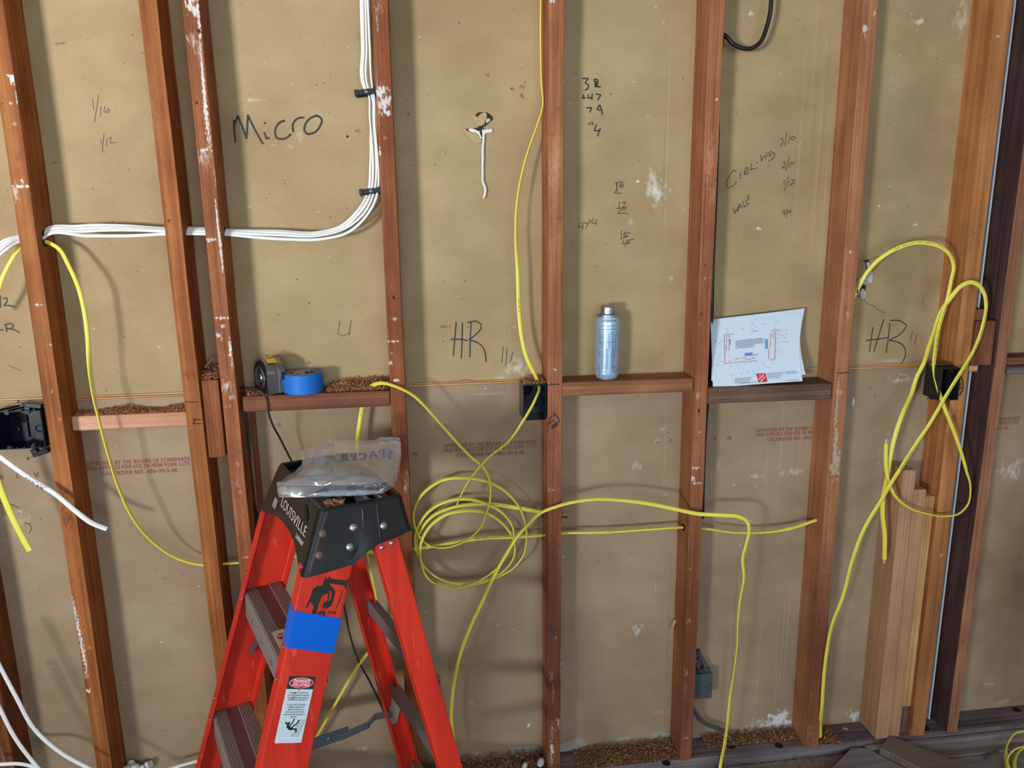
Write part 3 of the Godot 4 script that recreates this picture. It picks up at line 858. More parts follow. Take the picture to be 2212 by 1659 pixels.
# splats: [x, y, half width, half height, alpha, tone]; tone 0 white compound, 1 dark brown, 2 grey, 3 pale wood, 4 knot, 5 light patch on the left face (x is then the depth in mm)
func stud(x0: float, x1: float, w: float, label: String, seed_: int, light: Color, dark: Color, fine: float, splats: Array, front = null) -> Node3D:
	var depth := 0.092
	var im := wood_image(seed_, 256, 2048, light, dark, fine)
	if front != null:
		im.blit_rect(wood_image(seed_ + 5, 64, 2048, front[0], front[1], fine), Rect2i(0, 0, 47, 2048), Vector2i(105, 0))
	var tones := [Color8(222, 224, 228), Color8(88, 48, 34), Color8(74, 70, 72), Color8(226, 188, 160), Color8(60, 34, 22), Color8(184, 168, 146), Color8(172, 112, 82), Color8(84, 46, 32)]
	for i in 26:
		splat(im, rng.randf_range(110, 150), rng.randf_range(20, 2030), rng.randf_range(0.8, 1.8), rng.randf_range(0.8, 1.8), Color8(36, 24, 18), 0.2, 0.3)
	for s in splats:
		var tone: Color = tones[int(s[5])]
		tone.a = s[4]
		var py: float = (2440.0 - s[1]) / 2400.0 * 2048.0
		var px: float = s[0] / (depth * 1000.0) * 104.7 if s[5] in [5, 7] else 104.7 + (s[0] - lerpf(x0, x1, s[1] / 2200.0) * 1000.0) / (w * 1000.0) * 46.6
		splat(im, px, py, maxf(s[2] * 1.13, 1.2), maxf(s[3] * 0.853, 1.2), tone, 0.75 if s[3] < 70 else (0.3 if s[2] < 80 else 0.15), 0.09 if s[2] > 6 else 0.16, 2.2 if s[4] > 0.7 and s[2] < 80 else 0.9)
	var m := surface(Color.WHITE, 0.6)
	m.metallic_specular = 0.3
	m.albedo_texture = tex(im)
	m.heightmap_enabled = true
	m.heightmap_texture = m.albedo_texture
	m.heightmap_scale = 0.05
	var xa := lerpf(x0, x1, 0.041 / 2.2)
	var xb := lerpf(x0, x1, 2.44 / 2.2)
	var o := thing("wall_stud", Vector3(xa + w / 2.0, 0.041, depth / 2.0), label, "stud", "wall studs")
	var b := MB.new()
	# slightly uneven arrises: a stack of short lengths
	var rings := []
	var wob := noise(seed_, 2.2, 2)
	for k in 25:
		var y := 0.041 + 2.399 * k / 24.0
		var x := lerpf(x0, x1, y / 2.2) + wob.get_noise_1d(y) * 0.0012
		var ww := w + wob.get_noise_1d(y + 40.0) * 0.0014
		var dd := depth + wob.get_noise_1d(y + 80.0) * 0.001
		var e := 0.0026 + 0.001 * wob.get_noise_1d(y * 3.0 + 9.0)
		rings.append([Vector3(x, y, 0), Vector3(x + ww, y, 0), Vector3(x + ww, y, dd - e), Vector3(x + ww - e * 0.3, y, dd - e * 0.3), Vector3(x + ww - e, y, dd), Vector3(x + e, y, dd), Vector3(x + e * 0.3, y, dd - e * 0.3), Vector3(x, y, dd - e)])
	b.loft(rings)
	for i in range(0, b.p.size(), 3):
		var n := (b.p[i + 2] - b.p[i]).cross(b.p[i + 1] - b.p[i]).normalized()
		for j in 3:
			var v := b.p[i + j]
			var xs := lerpf(x0, x1, v.y / 2.2)
			var u := 0.409 + clampf((v.x - xs) / w, 0.0, 1.0) * 0.182
			if n.x < -0.9:
				u = clampf(v.z / depth, 0.0, 1.0) * 0.409
			elif n.x > 0.9:
				u = 0.591 + clampf((depth - v.z) / depth, 0.0, 1.0) * 0.409
			b.uv[i + j] = Vector2(u, (2.44 - v.y) / 2.4)
	part("board", b, m, o, "", 25.0)
	return o


func bored_hole(o: Node3D, at: Vector3, side: float, r := 0.012):
	var b := MB.new()
	b.lathe([[0.0, 0.0], [r * 0.96, 0.0002], [r, 0.0006], [0.0, 0.0006]] if side > 0 else [[0.0, -0.0006], [r, -0.0006], [r * 0.96, -0.0002], [0.0, 0.0]], 16, Transform3D(Basis(Vector3(0, 0, 1), -PI / 2.0), at))
	part("bored_hole", b, M.hole, o)


func nail(o: Node3D, a: Vector3, b_: Vector3, r := 0.0014):
	var b := MB.new()
	b.sweep(PackedVector3Array([a, (a + b_) / 2.0, b_]), r * 2.0, r * 2.0, PackedFloat32Array(), 6)
	part("bent_nail", b, M.dull_steel, o)


func studs():
	var warm := c8(174, 108, 58)
	var warm_dark := c8(126, 68, 32)
	stud(-1.148, -1.158, 0.041, "warm brown stud at the bottom left corner of the photo, behind two white cables", 201, c8(142, 84, 48), c8(98, 54, 30), 0.4, [[-1132.6,266.9, 6, 40, 0.4, 0]])
	var b := stud(-0.903, -0.902, 0.040, "warm brown stud right of the double black box, with white cables bored through it", 211, warm, warm_dark, 0.35, [
		[-867.4,1984.9, 9, 12, 0.95, 0], [-862.7,1953.5, 3, 28, 0.8, 0], [-878,1933.4, 4, 4, 0.9, 0], [-874.3,1889.8, 7, 6, 0.6, 0], [-882,1752, 22, 3.5, 0.95, 0], [-895.3,1740.5, 9, 22, 0.7, 0], [-876.8,1764.8, 4, 5, 0.9, 0],
		[-855.1,2032.5, 5, 9, 0.7, 4], [-876,1818.4, 12, 18, 0.35, 2], [-883,1479.4, 11, 3.5, 0.8, 0], [-868.5,1382.1, 6, 3, 0.7, 0], [-878.4,1267.1, 4, 5, 0.7, 0], [-884.7,1407.7, 14, 34, 0.3, 2], [-869.8,1195.9, 4, 5, 0.6, 0],
		[-881.3,1002.1, 20, 28, 0.45, 1], [-881.4,937.6, 18, 34, 0.5, 1], [-900,678.8, 2.6, 44, 0.95, 0], [-896.5,615.7, 4, 54, 0.95, 0], [-894,551.7, 5, 52, 0.9, 0], [-895.8,496.6, 6, 14, 0.7, 0], [-894.8,447.5, 6, 9, 0.9, 0], [-875.3,367.5, 12, 30, 0.3, 2], [-877.8,573.1, 7, 6, 0.3, 0]])
	bored_hole(b, Vector3(-0.8630, 1.6400, 0.0500), 1.0, 0.013)
	bored_hole(b, Vector3(-0.8621, 1.6228, 0.0550), 1.0, 0.010)
	nail(b, Vector3(-0.8694, 1.1577, 0.0450) + Vector3(0.002, 0, 0), Vector3(-0.8730, 1.1130, 0.0420) + Vector3(0.003, 0, 0), 0.002)
	var c := stud(-0.564, -0.580, 0.040, "warm brown stud with two short black tick marks, left of the paint splashed one", 221, warm, warm_dark, 0.35, [
		[-564,1670.6, 3, 3, 0.9, 4], [-573.3,1914.8, 10, 80, 0.25, 3], [-560.2,1294.5, 8, 14, 0.4, 4], [-543.1,1297.8, 6, 14, 0.3, 4], [-546.6,1488.2, 16, 4, 0.25, 4], [-556.1,1465.6, 12, 4, 0.3, 2]])
	bored_hole(c, Vector3(-0.5363, 1.6441, 0.0500), 1.0, 0.012)
	var d := stud(-0.475, -0.487, 0.038, "reddish stud splashed with white plaster, left of the tape measure", 231, c8(172, 106, 68), c8(122, 66, 40), 0.4, [
		[-464.2,2148.5, 14, 26, 0.85, 0], [-453.6,2117.6, 4, 60, 0.85, 0], [-473.2,2072.6, 18, 18, 0.65, 0], [-460.2,2047.9, 10, 24, 0.4, 0], [-456,1983.9, 4, 96, 0.9, 0], [-456.8,1908.5, 5, 66, 0.9, 0], [-453.6,1859.7, 4, 34, 0.7, 0], [-466.8,1832.3, 20, 4, 0.85, 0], [-470.2,1814.7, 18, 26, 0.6, 0], [-453.6,1658.9, 3, 76, 0.9, 0], [-471.9,1624.2, 14, 5, 0.75, 0], [-450.5,1771.3, 3, 30, 0.5, 0], [-455.2,2092.8, 6, 5, 0.9, 4], [-474.9,1937.6, 4, 4, 0.9, 4],
		[-451.7,1599, 3, 56, 0.9, 0], [-463.5,1435.4, 20, 4, 0.75, 0], [-461.4,1416.7, 6, 5, 0.9, 0], [-473,1391.4, 8, 9, 0.8, 0], [-451.2,1355.8, 4, 30, 0.95, 0], [-449.2,1322.1, 5, 20, 0.5, 0], [-467.6,1263.7, 18, 18, 0.7, 0], [-458.8,1234.3, 10, 10, 0.5, 0], [-464.7,1210.2, 14, 6, 0.4, 0], [-458.3,1059.1, 12, 8, 0.4, 0], [-462.3,1012.8, 8, 20, 0.25, 0], [-459,982.7, 5, 4, 0.6, 0], [-458.9,800, 18, 4, 0.5, 0], [-464,970.2, 12, 60, 0.3, 1]])
	bored_hole(d, Vector3(-0.4461, 1.6417, 0.0500), 1.0, 0.012)
	nail(d, Vector3(-0.4491, 1.8119, 0.0600) + Vector3(0.002, 0, 0), Vector3(-0.4438, 1.8207, 0.0700) + Vector3(0.014, 0, 0), 0.001)
	var e := stud(-0.061, -0.065, 0.039, "narrow reddish stud directly right of the white cable bundle", 241, c8(160, 96, 60), c8(112, 58, 34), 0.45, [
		[-53.8,2125.2, 5, 34, 0.5, 0], [-43.5,2152.3, 10, 12, 0.4, 0], [-53.3,1963.2, 11, 18, 0.9, 0], [-40.5,1945.7, 15, 22, 0.85, 0], [-50.6,1928, 12, 14, 0.8, 0], [-39.3,1917.4, 7, 8, 0.85, 0], [-60.8,1945.6, 4, 70, 0.5, 0], [-62.8,1827.6, 4, 12, 0.85, 0], [-48.2,1860.1, 5, 6, 0.5, 0],
		[-45.8,1422.9, 11, 3, 0.6, 0], [-46.5,1363.3, 17, 3, 0.8, 0], [-54.5,1333.2, 5, 5, 0.7, 0], [-59.5,1309, 5, 8, 0.8, 0], [-45.8,1261.4, 9, 4, 0.8, 0], [-42.7,1474.7, 4, 5, 0.9, 4], [-43.4,1420.2, 10, 4, 0.7, 0], [-29.3,991.9, 10, 40, 0.4, 0], [-34.5,965.9, 8, 12, 0.6, 0], [-31.5,939.3, 16, 4, 0.5, 0], [-41.7,1087.8, 14, 160, 0.4, 1], [-28.2,916.9, 20, 300, 0.45, 1]])
	bored_hole(e, Vector3(-0.0212, 0.7728, 0.0500), 1.0, 0.010)
	var f := stud(0.347, 0.352, 0.039, "straight grained stud in the middle, single black box on its left side", 251, c8(188, 124, 86), c8(136, 80, 54), 0.75, [
		[360.4,2172.5, 10, 5, 0.8, 0], [368.2,1808.4, 17, 90, 0.4, 3], [364.3,1740.4, 15, 120, 0.35, 3], [376,1926.7, 12, 12, 0.3, 2], [382.4,1663.5, 6, 10, 0.5, 2], [366.5,938.6, 17, 3.5, 0.7, 0], [351.3,943.6, 6, 9, 0.6, 0], [369.4,1273.2, 4, 4, 0.8, 0], [347.1,1483, 5, 5, 0.6, 0],
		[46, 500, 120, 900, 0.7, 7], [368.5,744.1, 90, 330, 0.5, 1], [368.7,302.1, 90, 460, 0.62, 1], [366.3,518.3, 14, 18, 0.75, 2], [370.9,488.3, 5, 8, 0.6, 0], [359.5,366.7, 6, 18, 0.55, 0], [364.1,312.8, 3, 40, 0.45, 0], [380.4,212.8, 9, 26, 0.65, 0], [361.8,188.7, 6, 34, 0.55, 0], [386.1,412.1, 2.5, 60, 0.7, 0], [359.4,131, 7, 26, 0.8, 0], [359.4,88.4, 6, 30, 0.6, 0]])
	bored_hole(f, Vector3(0.3420, 0.7876, 0.0500) + Vector3(0.0, 0, 0), -1.0, 0.011)
	bored_hole(f, Vector3(0.3396, 0.8574, 0.0500) + Vector3(0.0, 0, 0), -1.0, 0.011)
	ink("marker_line", [[347.7,1232.9, 361.9,1233.7, 381.9,1234.3]], 0.0024, M.print, f, 0.0934)
	ink("marker_mark", [[364,1157.6, 370.4,1150.3, 379.4,1139.6, 380,1129.3, 371.5,1118.8, 357.6,1111.3], [370.4,1149.8, 361.9,1147.5, 355.5,1139.1, 352.3,1128.4, 348.6,1117.8], [366.7,1135.3, 359.8,1131.3, 354.4,1125.9], [374.1,1131.7, 367.2,1125.6, 358.7,1119.4], [374.7,1127.9, 366.1,1120.2, 360.8,1113.9], [372.5,1123.1, 364,1117], [352.3,1128.4, 350.2,1120.9], [351.2,1108.9, 347.5,1104.2]], 0.0022, M.print, f, 0.0934)
	var g := stud(0.758, 0.755, 0.038, "reddish stud between the drinks can shelf and the sheets of paper", 261, c8(178, 116, 80), c8(128, 76, 52), 0.6, [
		[751.4,1000.5, 4, 40, 0.75, 0], [769.5,979, 13, 5, 0.8, 0], [760.9,945, 8, 12, 0.9, 0], [775.9,934, 16, 3.5, 0.75, 0], [737.1,1279.9, 5, 8, 0.5, 0], [766.1,1187.6, 8, 9, 0.6, 0], [774.1,1082.9, 6, 5, 0.5, 0], [771.5,1143.2, 4, 9, 0.8, 4], [770.8,1539.3, 5, 6, 0.6, 4], [773.2,1505.7, 4, 4, 0.7, 0], [765.3,1410.5, 5, 6, 0.7, 4], [764.6,1384.5, 4, 5, 0.7, 0], [725.7,1176.1, 12, 20, 0.5, 2],
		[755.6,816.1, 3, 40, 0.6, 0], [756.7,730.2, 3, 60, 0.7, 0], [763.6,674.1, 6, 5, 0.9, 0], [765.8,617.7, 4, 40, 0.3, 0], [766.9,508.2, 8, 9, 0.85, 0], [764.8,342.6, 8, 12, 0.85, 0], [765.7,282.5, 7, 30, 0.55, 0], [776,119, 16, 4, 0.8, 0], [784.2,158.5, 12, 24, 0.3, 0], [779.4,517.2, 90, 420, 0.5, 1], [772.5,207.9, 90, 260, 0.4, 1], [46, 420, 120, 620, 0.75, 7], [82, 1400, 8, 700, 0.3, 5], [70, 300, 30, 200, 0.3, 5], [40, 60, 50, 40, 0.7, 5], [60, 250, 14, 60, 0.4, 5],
		[781.8,1953.9, 3, 3, 0.9, 0], [772.3,1803.5, 14, 60, 0.35, 3], [780.5,1717.9, 14, 40, 0.3, 3]])
	bored_hole(g, Vector3(0.7554, 0.7850, 0.0500), -1.0, 0.012)
	var h := stud(1.165, 1.157, 0.042, "reddish stud right of the sheets of paper, pale glossy drip on its front", 271, c8(190, 130, 92), c8(146, 94, 66), 0.7, [
		[1166.5,2126.3, 8, 10, 0.75, 0], [1188.7,2160.5, 6, 8, 0.7, 0], [1169.9,2113.5, 4, 22, 0.5, 0], [1176.3,1567.5, 4, 4, 0.8, 0], [1184.7,1397.4, 5, 12, 0.7, 0], [1176.3,1414.8, 6, 14, 0.7, 2], [1153.9,1436.8, 8, 20, 0.6, 2],
		[1172.9,1182.4, 3, 40, 0.85, 5.5], [1175.5,1119, 5, 60, 0.85, 5.5], [1181.1,1036.2, 8, 50, 0.9, 5.5], [1183.6,989.5, 12, 36, 0.9, 5.5], [1185.5,956.6, 15, 36, 0.9, 5.5], [1180.8,1177.6, 8, 10, 0.5, 0],
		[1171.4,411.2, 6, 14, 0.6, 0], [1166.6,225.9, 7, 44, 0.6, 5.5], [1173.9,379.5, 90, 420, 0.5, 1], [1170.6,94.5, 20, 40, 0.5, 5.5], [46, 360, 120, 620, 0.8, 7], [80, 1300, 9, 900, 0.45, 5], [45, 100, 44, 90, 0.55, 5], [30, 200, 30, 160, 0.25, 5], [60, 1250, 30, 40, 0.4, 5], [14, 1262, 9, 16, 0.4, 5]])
	bored_hole(h, Vector3(1.1660, 0.7843, 0.0550), -1.0, 0.010)
	bored_hole(h, Vector3(1.2308, 1.4545, 0.0500), 1.0, 0.008)
	ink("marker_line", [[1166.2,1235.1, 1175.7,1232.5, 1189.4,1234.6, 1204.4,1233.6]], 0.0022, M.print, h, 0.0934)
	for q in [[-570.3,1228, -553.7,1226, -538.7,1225.8], [-557.3,1181.3, -535.6,1179.4], [-558.2,1171.5, -536.6,1168.9], [-552.6,1182.7, -555.6,1167.3]]:
		ink("marker_line", [q], 0.0022, M.print, c, 0.0934)
	ink("pencil_line", [[-478.4,1105.5, -442,1089.8], [-442,1089.8, -479.6,1078.9]], 0.0012, M.pencil, d, 0.0932)
	var i := stud(1.520, 1.523, 0.047, "light orange stud on the right carrying the black box with yellow loops", 281, c8(198, 136, 86), c8(158, 102, 60), 0.35, [
		[60, 2050, 26, 44, 0.8, 5], [50, 1960, 24, 60, 0.7, 5], [60, 1880, 34, 12, 0.6, 5], [30, 1860, 16, 20, 0.5, 5], [1537.6,2113.2, 6, 5, 0.7, 0], [1541.7,1093, 9, 16, 0.4, 4], [1575.6,95.1, 14, 50, 0.5, 1], [1550.3,451.2, 90, 400, 0.3, 1], [1548.9,660.6, 6, 8, 0.6, 0]])
	ink("marker_mark", [[1539.1,1205.9, 1544.1,1207.4, 1548.8,1207.2, 1556.1,1188.1, 1556.6,1170.1, 1551.3,1157.2, 1538.1,1151.1], [1549.5,1188.1, 1536.6,1177.5], [1553,1178.1, 1537.9,1166.8]], 0.0024, M.print, i, 0.0934)
	stud(1.644, 1.653, 0.036, "dark stained stud at the far right beyond the pale seam, brown front edge", 291, c8(106, 80, 74), c8(66, 46, 46), 0.6, [
		[54, 1010, 12, 20, 0.7, 5], [40, 905, 20, 40, 0.55, 5], [70, 1170, 14, 60, 0.3, 5], [44, 700, 26, 60, 0.3, 5], [30, 440, 40, 60, 0.3, 5], [40, 1980, 16, 30, 0.4, 5], [46, 80, 46, 50, 0.3, 5]], [c8(176, 124, 92), c8(128, 84, 64)])
	# pale strip painted to stand for daylight through the gap left of the dark stud
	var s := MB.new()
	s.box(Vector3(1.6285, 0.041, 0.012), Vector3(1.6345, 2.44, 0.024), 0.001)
	solo("daylight_gap_strip", s, M.seam, "thin pale strip up the gap beside the dark stud, painted as daylight leaking through", "pale strip")
	s = MB.new()
	s.box(Vector3(1.571, 0.041, 0.0), Vector3(1.628, 2.44, 0.012), 0.001)
	solo("backing_board", s, M.grey_wood, "dark narrow board behind the pale daylight strip at the right", "board")


# ---------------------------------------------------------------- blocking between the studs

func block(called: String, lo: Vector3, hi: Vector3, mat: Material, label: String, g := 0, off := 0.0, group := "", slope := 0.0) -> MeshInstance3D:
	var b := MB.new()
	b.grain = g
	b.off = off
	var c := [Vector3(lo.x, lo.y, hi.z), Vector3(hi.x, lo.y + slope, hi.z), Vector3(hi.x, hi.y + slope, hi.z), Vector3(lo.x, hi.y, hi.z), Vector3(lo.x, lo.y, lo.z), Vector3(hi.x, lo.y + slope, lo.z), Vector3(hi.x, hi.y + slope, lo.z), Vector3(lo.x, hi.y, lo.z)]
	b.hexa(c, 0.0025)
	return solo(called, b, mat, label, "wood block", group, 20.0)


func shavings(label: String, lo: Vector3, hi: Vector3, count: int, heap: Callable, size := 0.005, called := "wood_shavings", tone := 0.0):
	var curl := MB.new()
	for k in 4:
		var a0 := -0.9 + k * 0.45
		var a1 := a0 + 0.45
		var p0 := Vector3(sin(a0), -cos(a0) + 0.9, 0)
		var p1 := Vector3(sin(a1), -cos(a1) + 0.9, 0)
		curl.quad(p0 + Vector3(0, 0, -0.42), p1 + Vector3(0, 0, -0.36), p1 + Vector3(0, 0, 0.4), p0 + Vector3(0, 0, 0.36))
	var m := MultiMesh.new()
	m.transform_format = MultiMesh.TRANSFORM_3D
	m.use_colors = true
	m.mesh = curl.done(Vector3.ZERO, 60.0)
	m.instance_count = count
	var at := Vector3((lo.x + hi.x) / 2.0, lo.y, (lo.z + hi.z) / 2.0)
	for i in count:
		var x := rng.randf_range(lo.x, hi.x)
		var z := rng.randf_range(lo.z, hi.z)
		var y: float = lo.y + rng.randf() * float(heap.call(x, z))
		var s := size * rng.randf_range(0.35, 1.0)
		m.set_instance_transform(i, Transform3D(Basis.from_euler(Vector3(rng.randf_range(-1, 1), rng.randf() * TAU, rng.randf_range(-1, 1))).scaled_local(Vector3(s, s * rng.randf_range(0.4, 1.0), s * rng.randf_range(0.4, 0.9))), Vector3(x, y + size * 0.25, z) - at))
		var c := Color8(206, 158, 112).lerp(Color8(150, 92, 56), rng.randf()).lerp(Color8(92, 62, 46), tone * rng.randf())
		m.set_instance_color(i, c.srgb_to_linear())
	var o := MultiMeshInstance3D.new()
	o.name = numbered(called)
	o.multimesh = m
	o.material_override = M.chip
	o.position = at
	add_child(o)
	tag(o, label, "wood shavings", "", "stuff")


func blocks():
	block("blocking", Vector3(-0.8615, 1.153, 0.001), Vector3(-0.5745, 1.191, 0.05), M.pink_wood, "fresh pinkish wood block under the long yellow cable, shavings on top", 0, 1.3)
	shavings("loose shavings heaped along the fresh pinkish block", Vector3(-0.855, 1.191, 0.004), Vector3(-0.578, 1.191, 0.046), 2300, func(x, z): return 0.018 * (1.0 - z / 0.06) * (0.6 + 0.4 * sin(x * 40.0)))
	block("blocking", Vector3(-0.4325, 1.1935, 0.001), Vector3(-0.0645, 1.234, 0.092), M.brown_wood, "brown block holding the tape measure and blue tape roll", 0, 2.1)
	shavings("heap of shavings right of the blue tape roll", Vector3(-0.225, 1.234, 0.004), Vector3(-0.067, 1.234, 0.082), 3000, func(x, z): return 0.024 * clampf((x + 0.26) / 0.08, 0.0, 1.0) * (1.0 - z / 0.11))
	shavings("few shavings on the block left of the tape measure", Vector3(-0.425, 1.234, 0.02), Vector3(-0.37, 1.234, 0.088), 320, func(_x, z): return 0.008 * (1.0 - z / 0.12))
	block("blocking", Vector3(0.3895, 1.199, 0.001), Vector3(0.7535, 1.236, 0.088), M.block_wood, "reddish block under the drinks can", 0, 3.4, "", -0.002)
	block("blocking", Vector3(0.796, 1.161, 0.001), Vector3(1.158, 1.206, 0.09), M.grey_wood, "grey dusty block with white smears under the sheets of paper", 0, 4.2, "", -0.002)
	block("blocking", Vector3(1.693, 1.209, 0.001), Vector3(2.05, 1.2315, 0.092), M.plate_wood, "dark grey block at the right edge beyond the dark stud", 0, 5.0)
	block("blocking", Vector3(1.693, 1.2315, 0.001), Vector3(2.05, 1.2535, 0.07), M.brown_wood, "brown strip lying on the dark grey block at the right edge", 0, 5.5)
	var d := block("upright_block", Vector3(-0.529, 1.076, 0.003), Vector3(-0.488, 1.2795, 0.088), M.old_wood, "short upright block wedged between the two close studs", 1, 6.1)
	d.set_meta("category", "wood block")
	shavings("shavings on top of the short upright block", Vector3(-0.53, 1.2795, 0.006), Vector3(-0.49, 1.2795, 0.086), 700, func(_x, z): return 0.034 * (1.0 - z / 0.12))
	var s := MB.new()
	s.box(Vector3(-0.02, -0.003, -0.004), Vector3(0.02, 0.003, 0.004), 0.001, Transform3D(Basis.from_euler(Vector3(0.3, 0, 0.85)), Vector3(-0.5195, 1.3151, 0.0300)))
	solo("wood_sliver", s, M.new_wood, "pale wood sliver sticking out of the shavings between the close studs", "wood sliver")
	block("scrap_block", Vector3(1.5705, 1.241, 0.0505), Vector3(1.632, 1.3675, 0.1), M.brown_wood, "small knotty wood block spanning the gap above the black box on the right", 1, 7.3)
	block("scrap_block", Vector3(1.5705, 1.368, 0.05), Vector3(1.61, 1.40, 0.085), M.brown_wood, "small brown offcut sitting on the knotty block", 1, 7.9)
	block("scrap_block", Vector3(1.5705, 1.222, 0.062), Vector3(1.596, 1.2405, 0.095), M.lath_wood, "pale little wood tab under the knotty block", 0, 8.3)
	var l := MB.new()
	l.grain = 1
	l.box(Vector3(-0.4345, 0.041, 0.002), Vector3(-0.422, 1.19, 0.016), 0.001)
	solo("wood_lath", l, M.old_wood, "thin wood lath standing behind the plaster splashed stud below the block", "wood strip")


func new_lumber():
	var g := "fresh short studs beside the right stud"
	block("short_stud", Vector3(1.400, 0.0415, 0.001), Vector3(1.4415, 0.935, 0.092), M.new_wood, "leftmost of the fresh short studs, full depth side showing", 1, 1.0, g)
	block("short_stud", Vector3(1.4435, 0.0415, 0.001), Vector3(1.4825, 0.872, 0.09), M.new_wood, "middle of the three fresh short studs", 1, 2.3, g)
	block("short_stud", Vector3(1.4845, 0.14, 0.001), Vector3(1.5185, 0.845, 0.08), M.lath_wood, "yellowish short stud with black smudges, right of the fresh pair", 1, 3.3, g)
	block("scrap_block", Vector3(1.4845, 0.0415, 0.001), Vector3(1.5185, 0.139, 0.078), M.grey_wood, "grey green offcut under the yellowish short stud", 1, 4.9)


# ---------------------------------------------------------------- cables

func cable(called: String, pts: PackedVector3Array, w: float, t: float, mat: Material, label: String, keys := [[0.0, 0.0], [1.0, 0.0]], prints := [], group := "", core := []) -> Node3D:
	var path := smooth_path(pts, 0.009)
	var o := thing(called, path[0], label, "cable", group)
	var mb := MB.new()
	var tw := twist(path, keys)
	mb.sweep(path, w, t, tw, 12)
	part("sheath", mb, mat, o)
	# a printed line of tiny characters along the broad side
	for q in prints:
		var pm := MB.new()
		var a := int(q[0] * (path.size() - 2))
		var z := int(q[1] * (path.size() - 2))
		for i in range(a, z):
			var d := (path[i + 1] - path[i]).normalized()
			var len_ := path[i].distance_to(path[i + 1])
			var across := d.cross(Vector3(0, 0, 1)).normalized()
			var out := across.cross(d).normalized()
			var a0 := deg_to_rad(tw[i])
			var x := across * cos(a0) + out * sin(a0)
			var y := out * cos(a0) - across * sin(a0)
			if y.z < 0.0:
				y = -y
			var run := 0.0
			while run < len_:
				var s := rng.randf_range(0.0007, 0.0019)
				if rng.randf() < 0.78:
					var c := path[i] + d * run + y * (t / 2.0 + 0.00015) + x * w * 0.02
					var hh := rng.randf_range(0.0006, 0.0012)
					pm.quad(c - x * hh, c + d * s - x * hh, c + d * s + x * hh, c + x * hh)
				run += s + rng.randf_range(0.0004, 0.0009)
		if pm.p.size():
			part("cable_print", pm, M.print, o, "", 0.0)
	for q in core:
		var e: Vector3 = path[0] if q == 0 else path[-1]
		var n: Vector3 = (path[0] - path[1]).normalized() if q == 0 else (path[-1] - path[-2]).normalized()
		var cm := MB.new()
		cm.sweep(PackedVector3Array([e - n * 0.004, e + n * 0.006, e + n * 0.013]), 0.0032, 0.0028, PackedFloat32Array(), 8)
		part("conductor", cm, M.white_pvc, o, "white conductor stub")
	return o


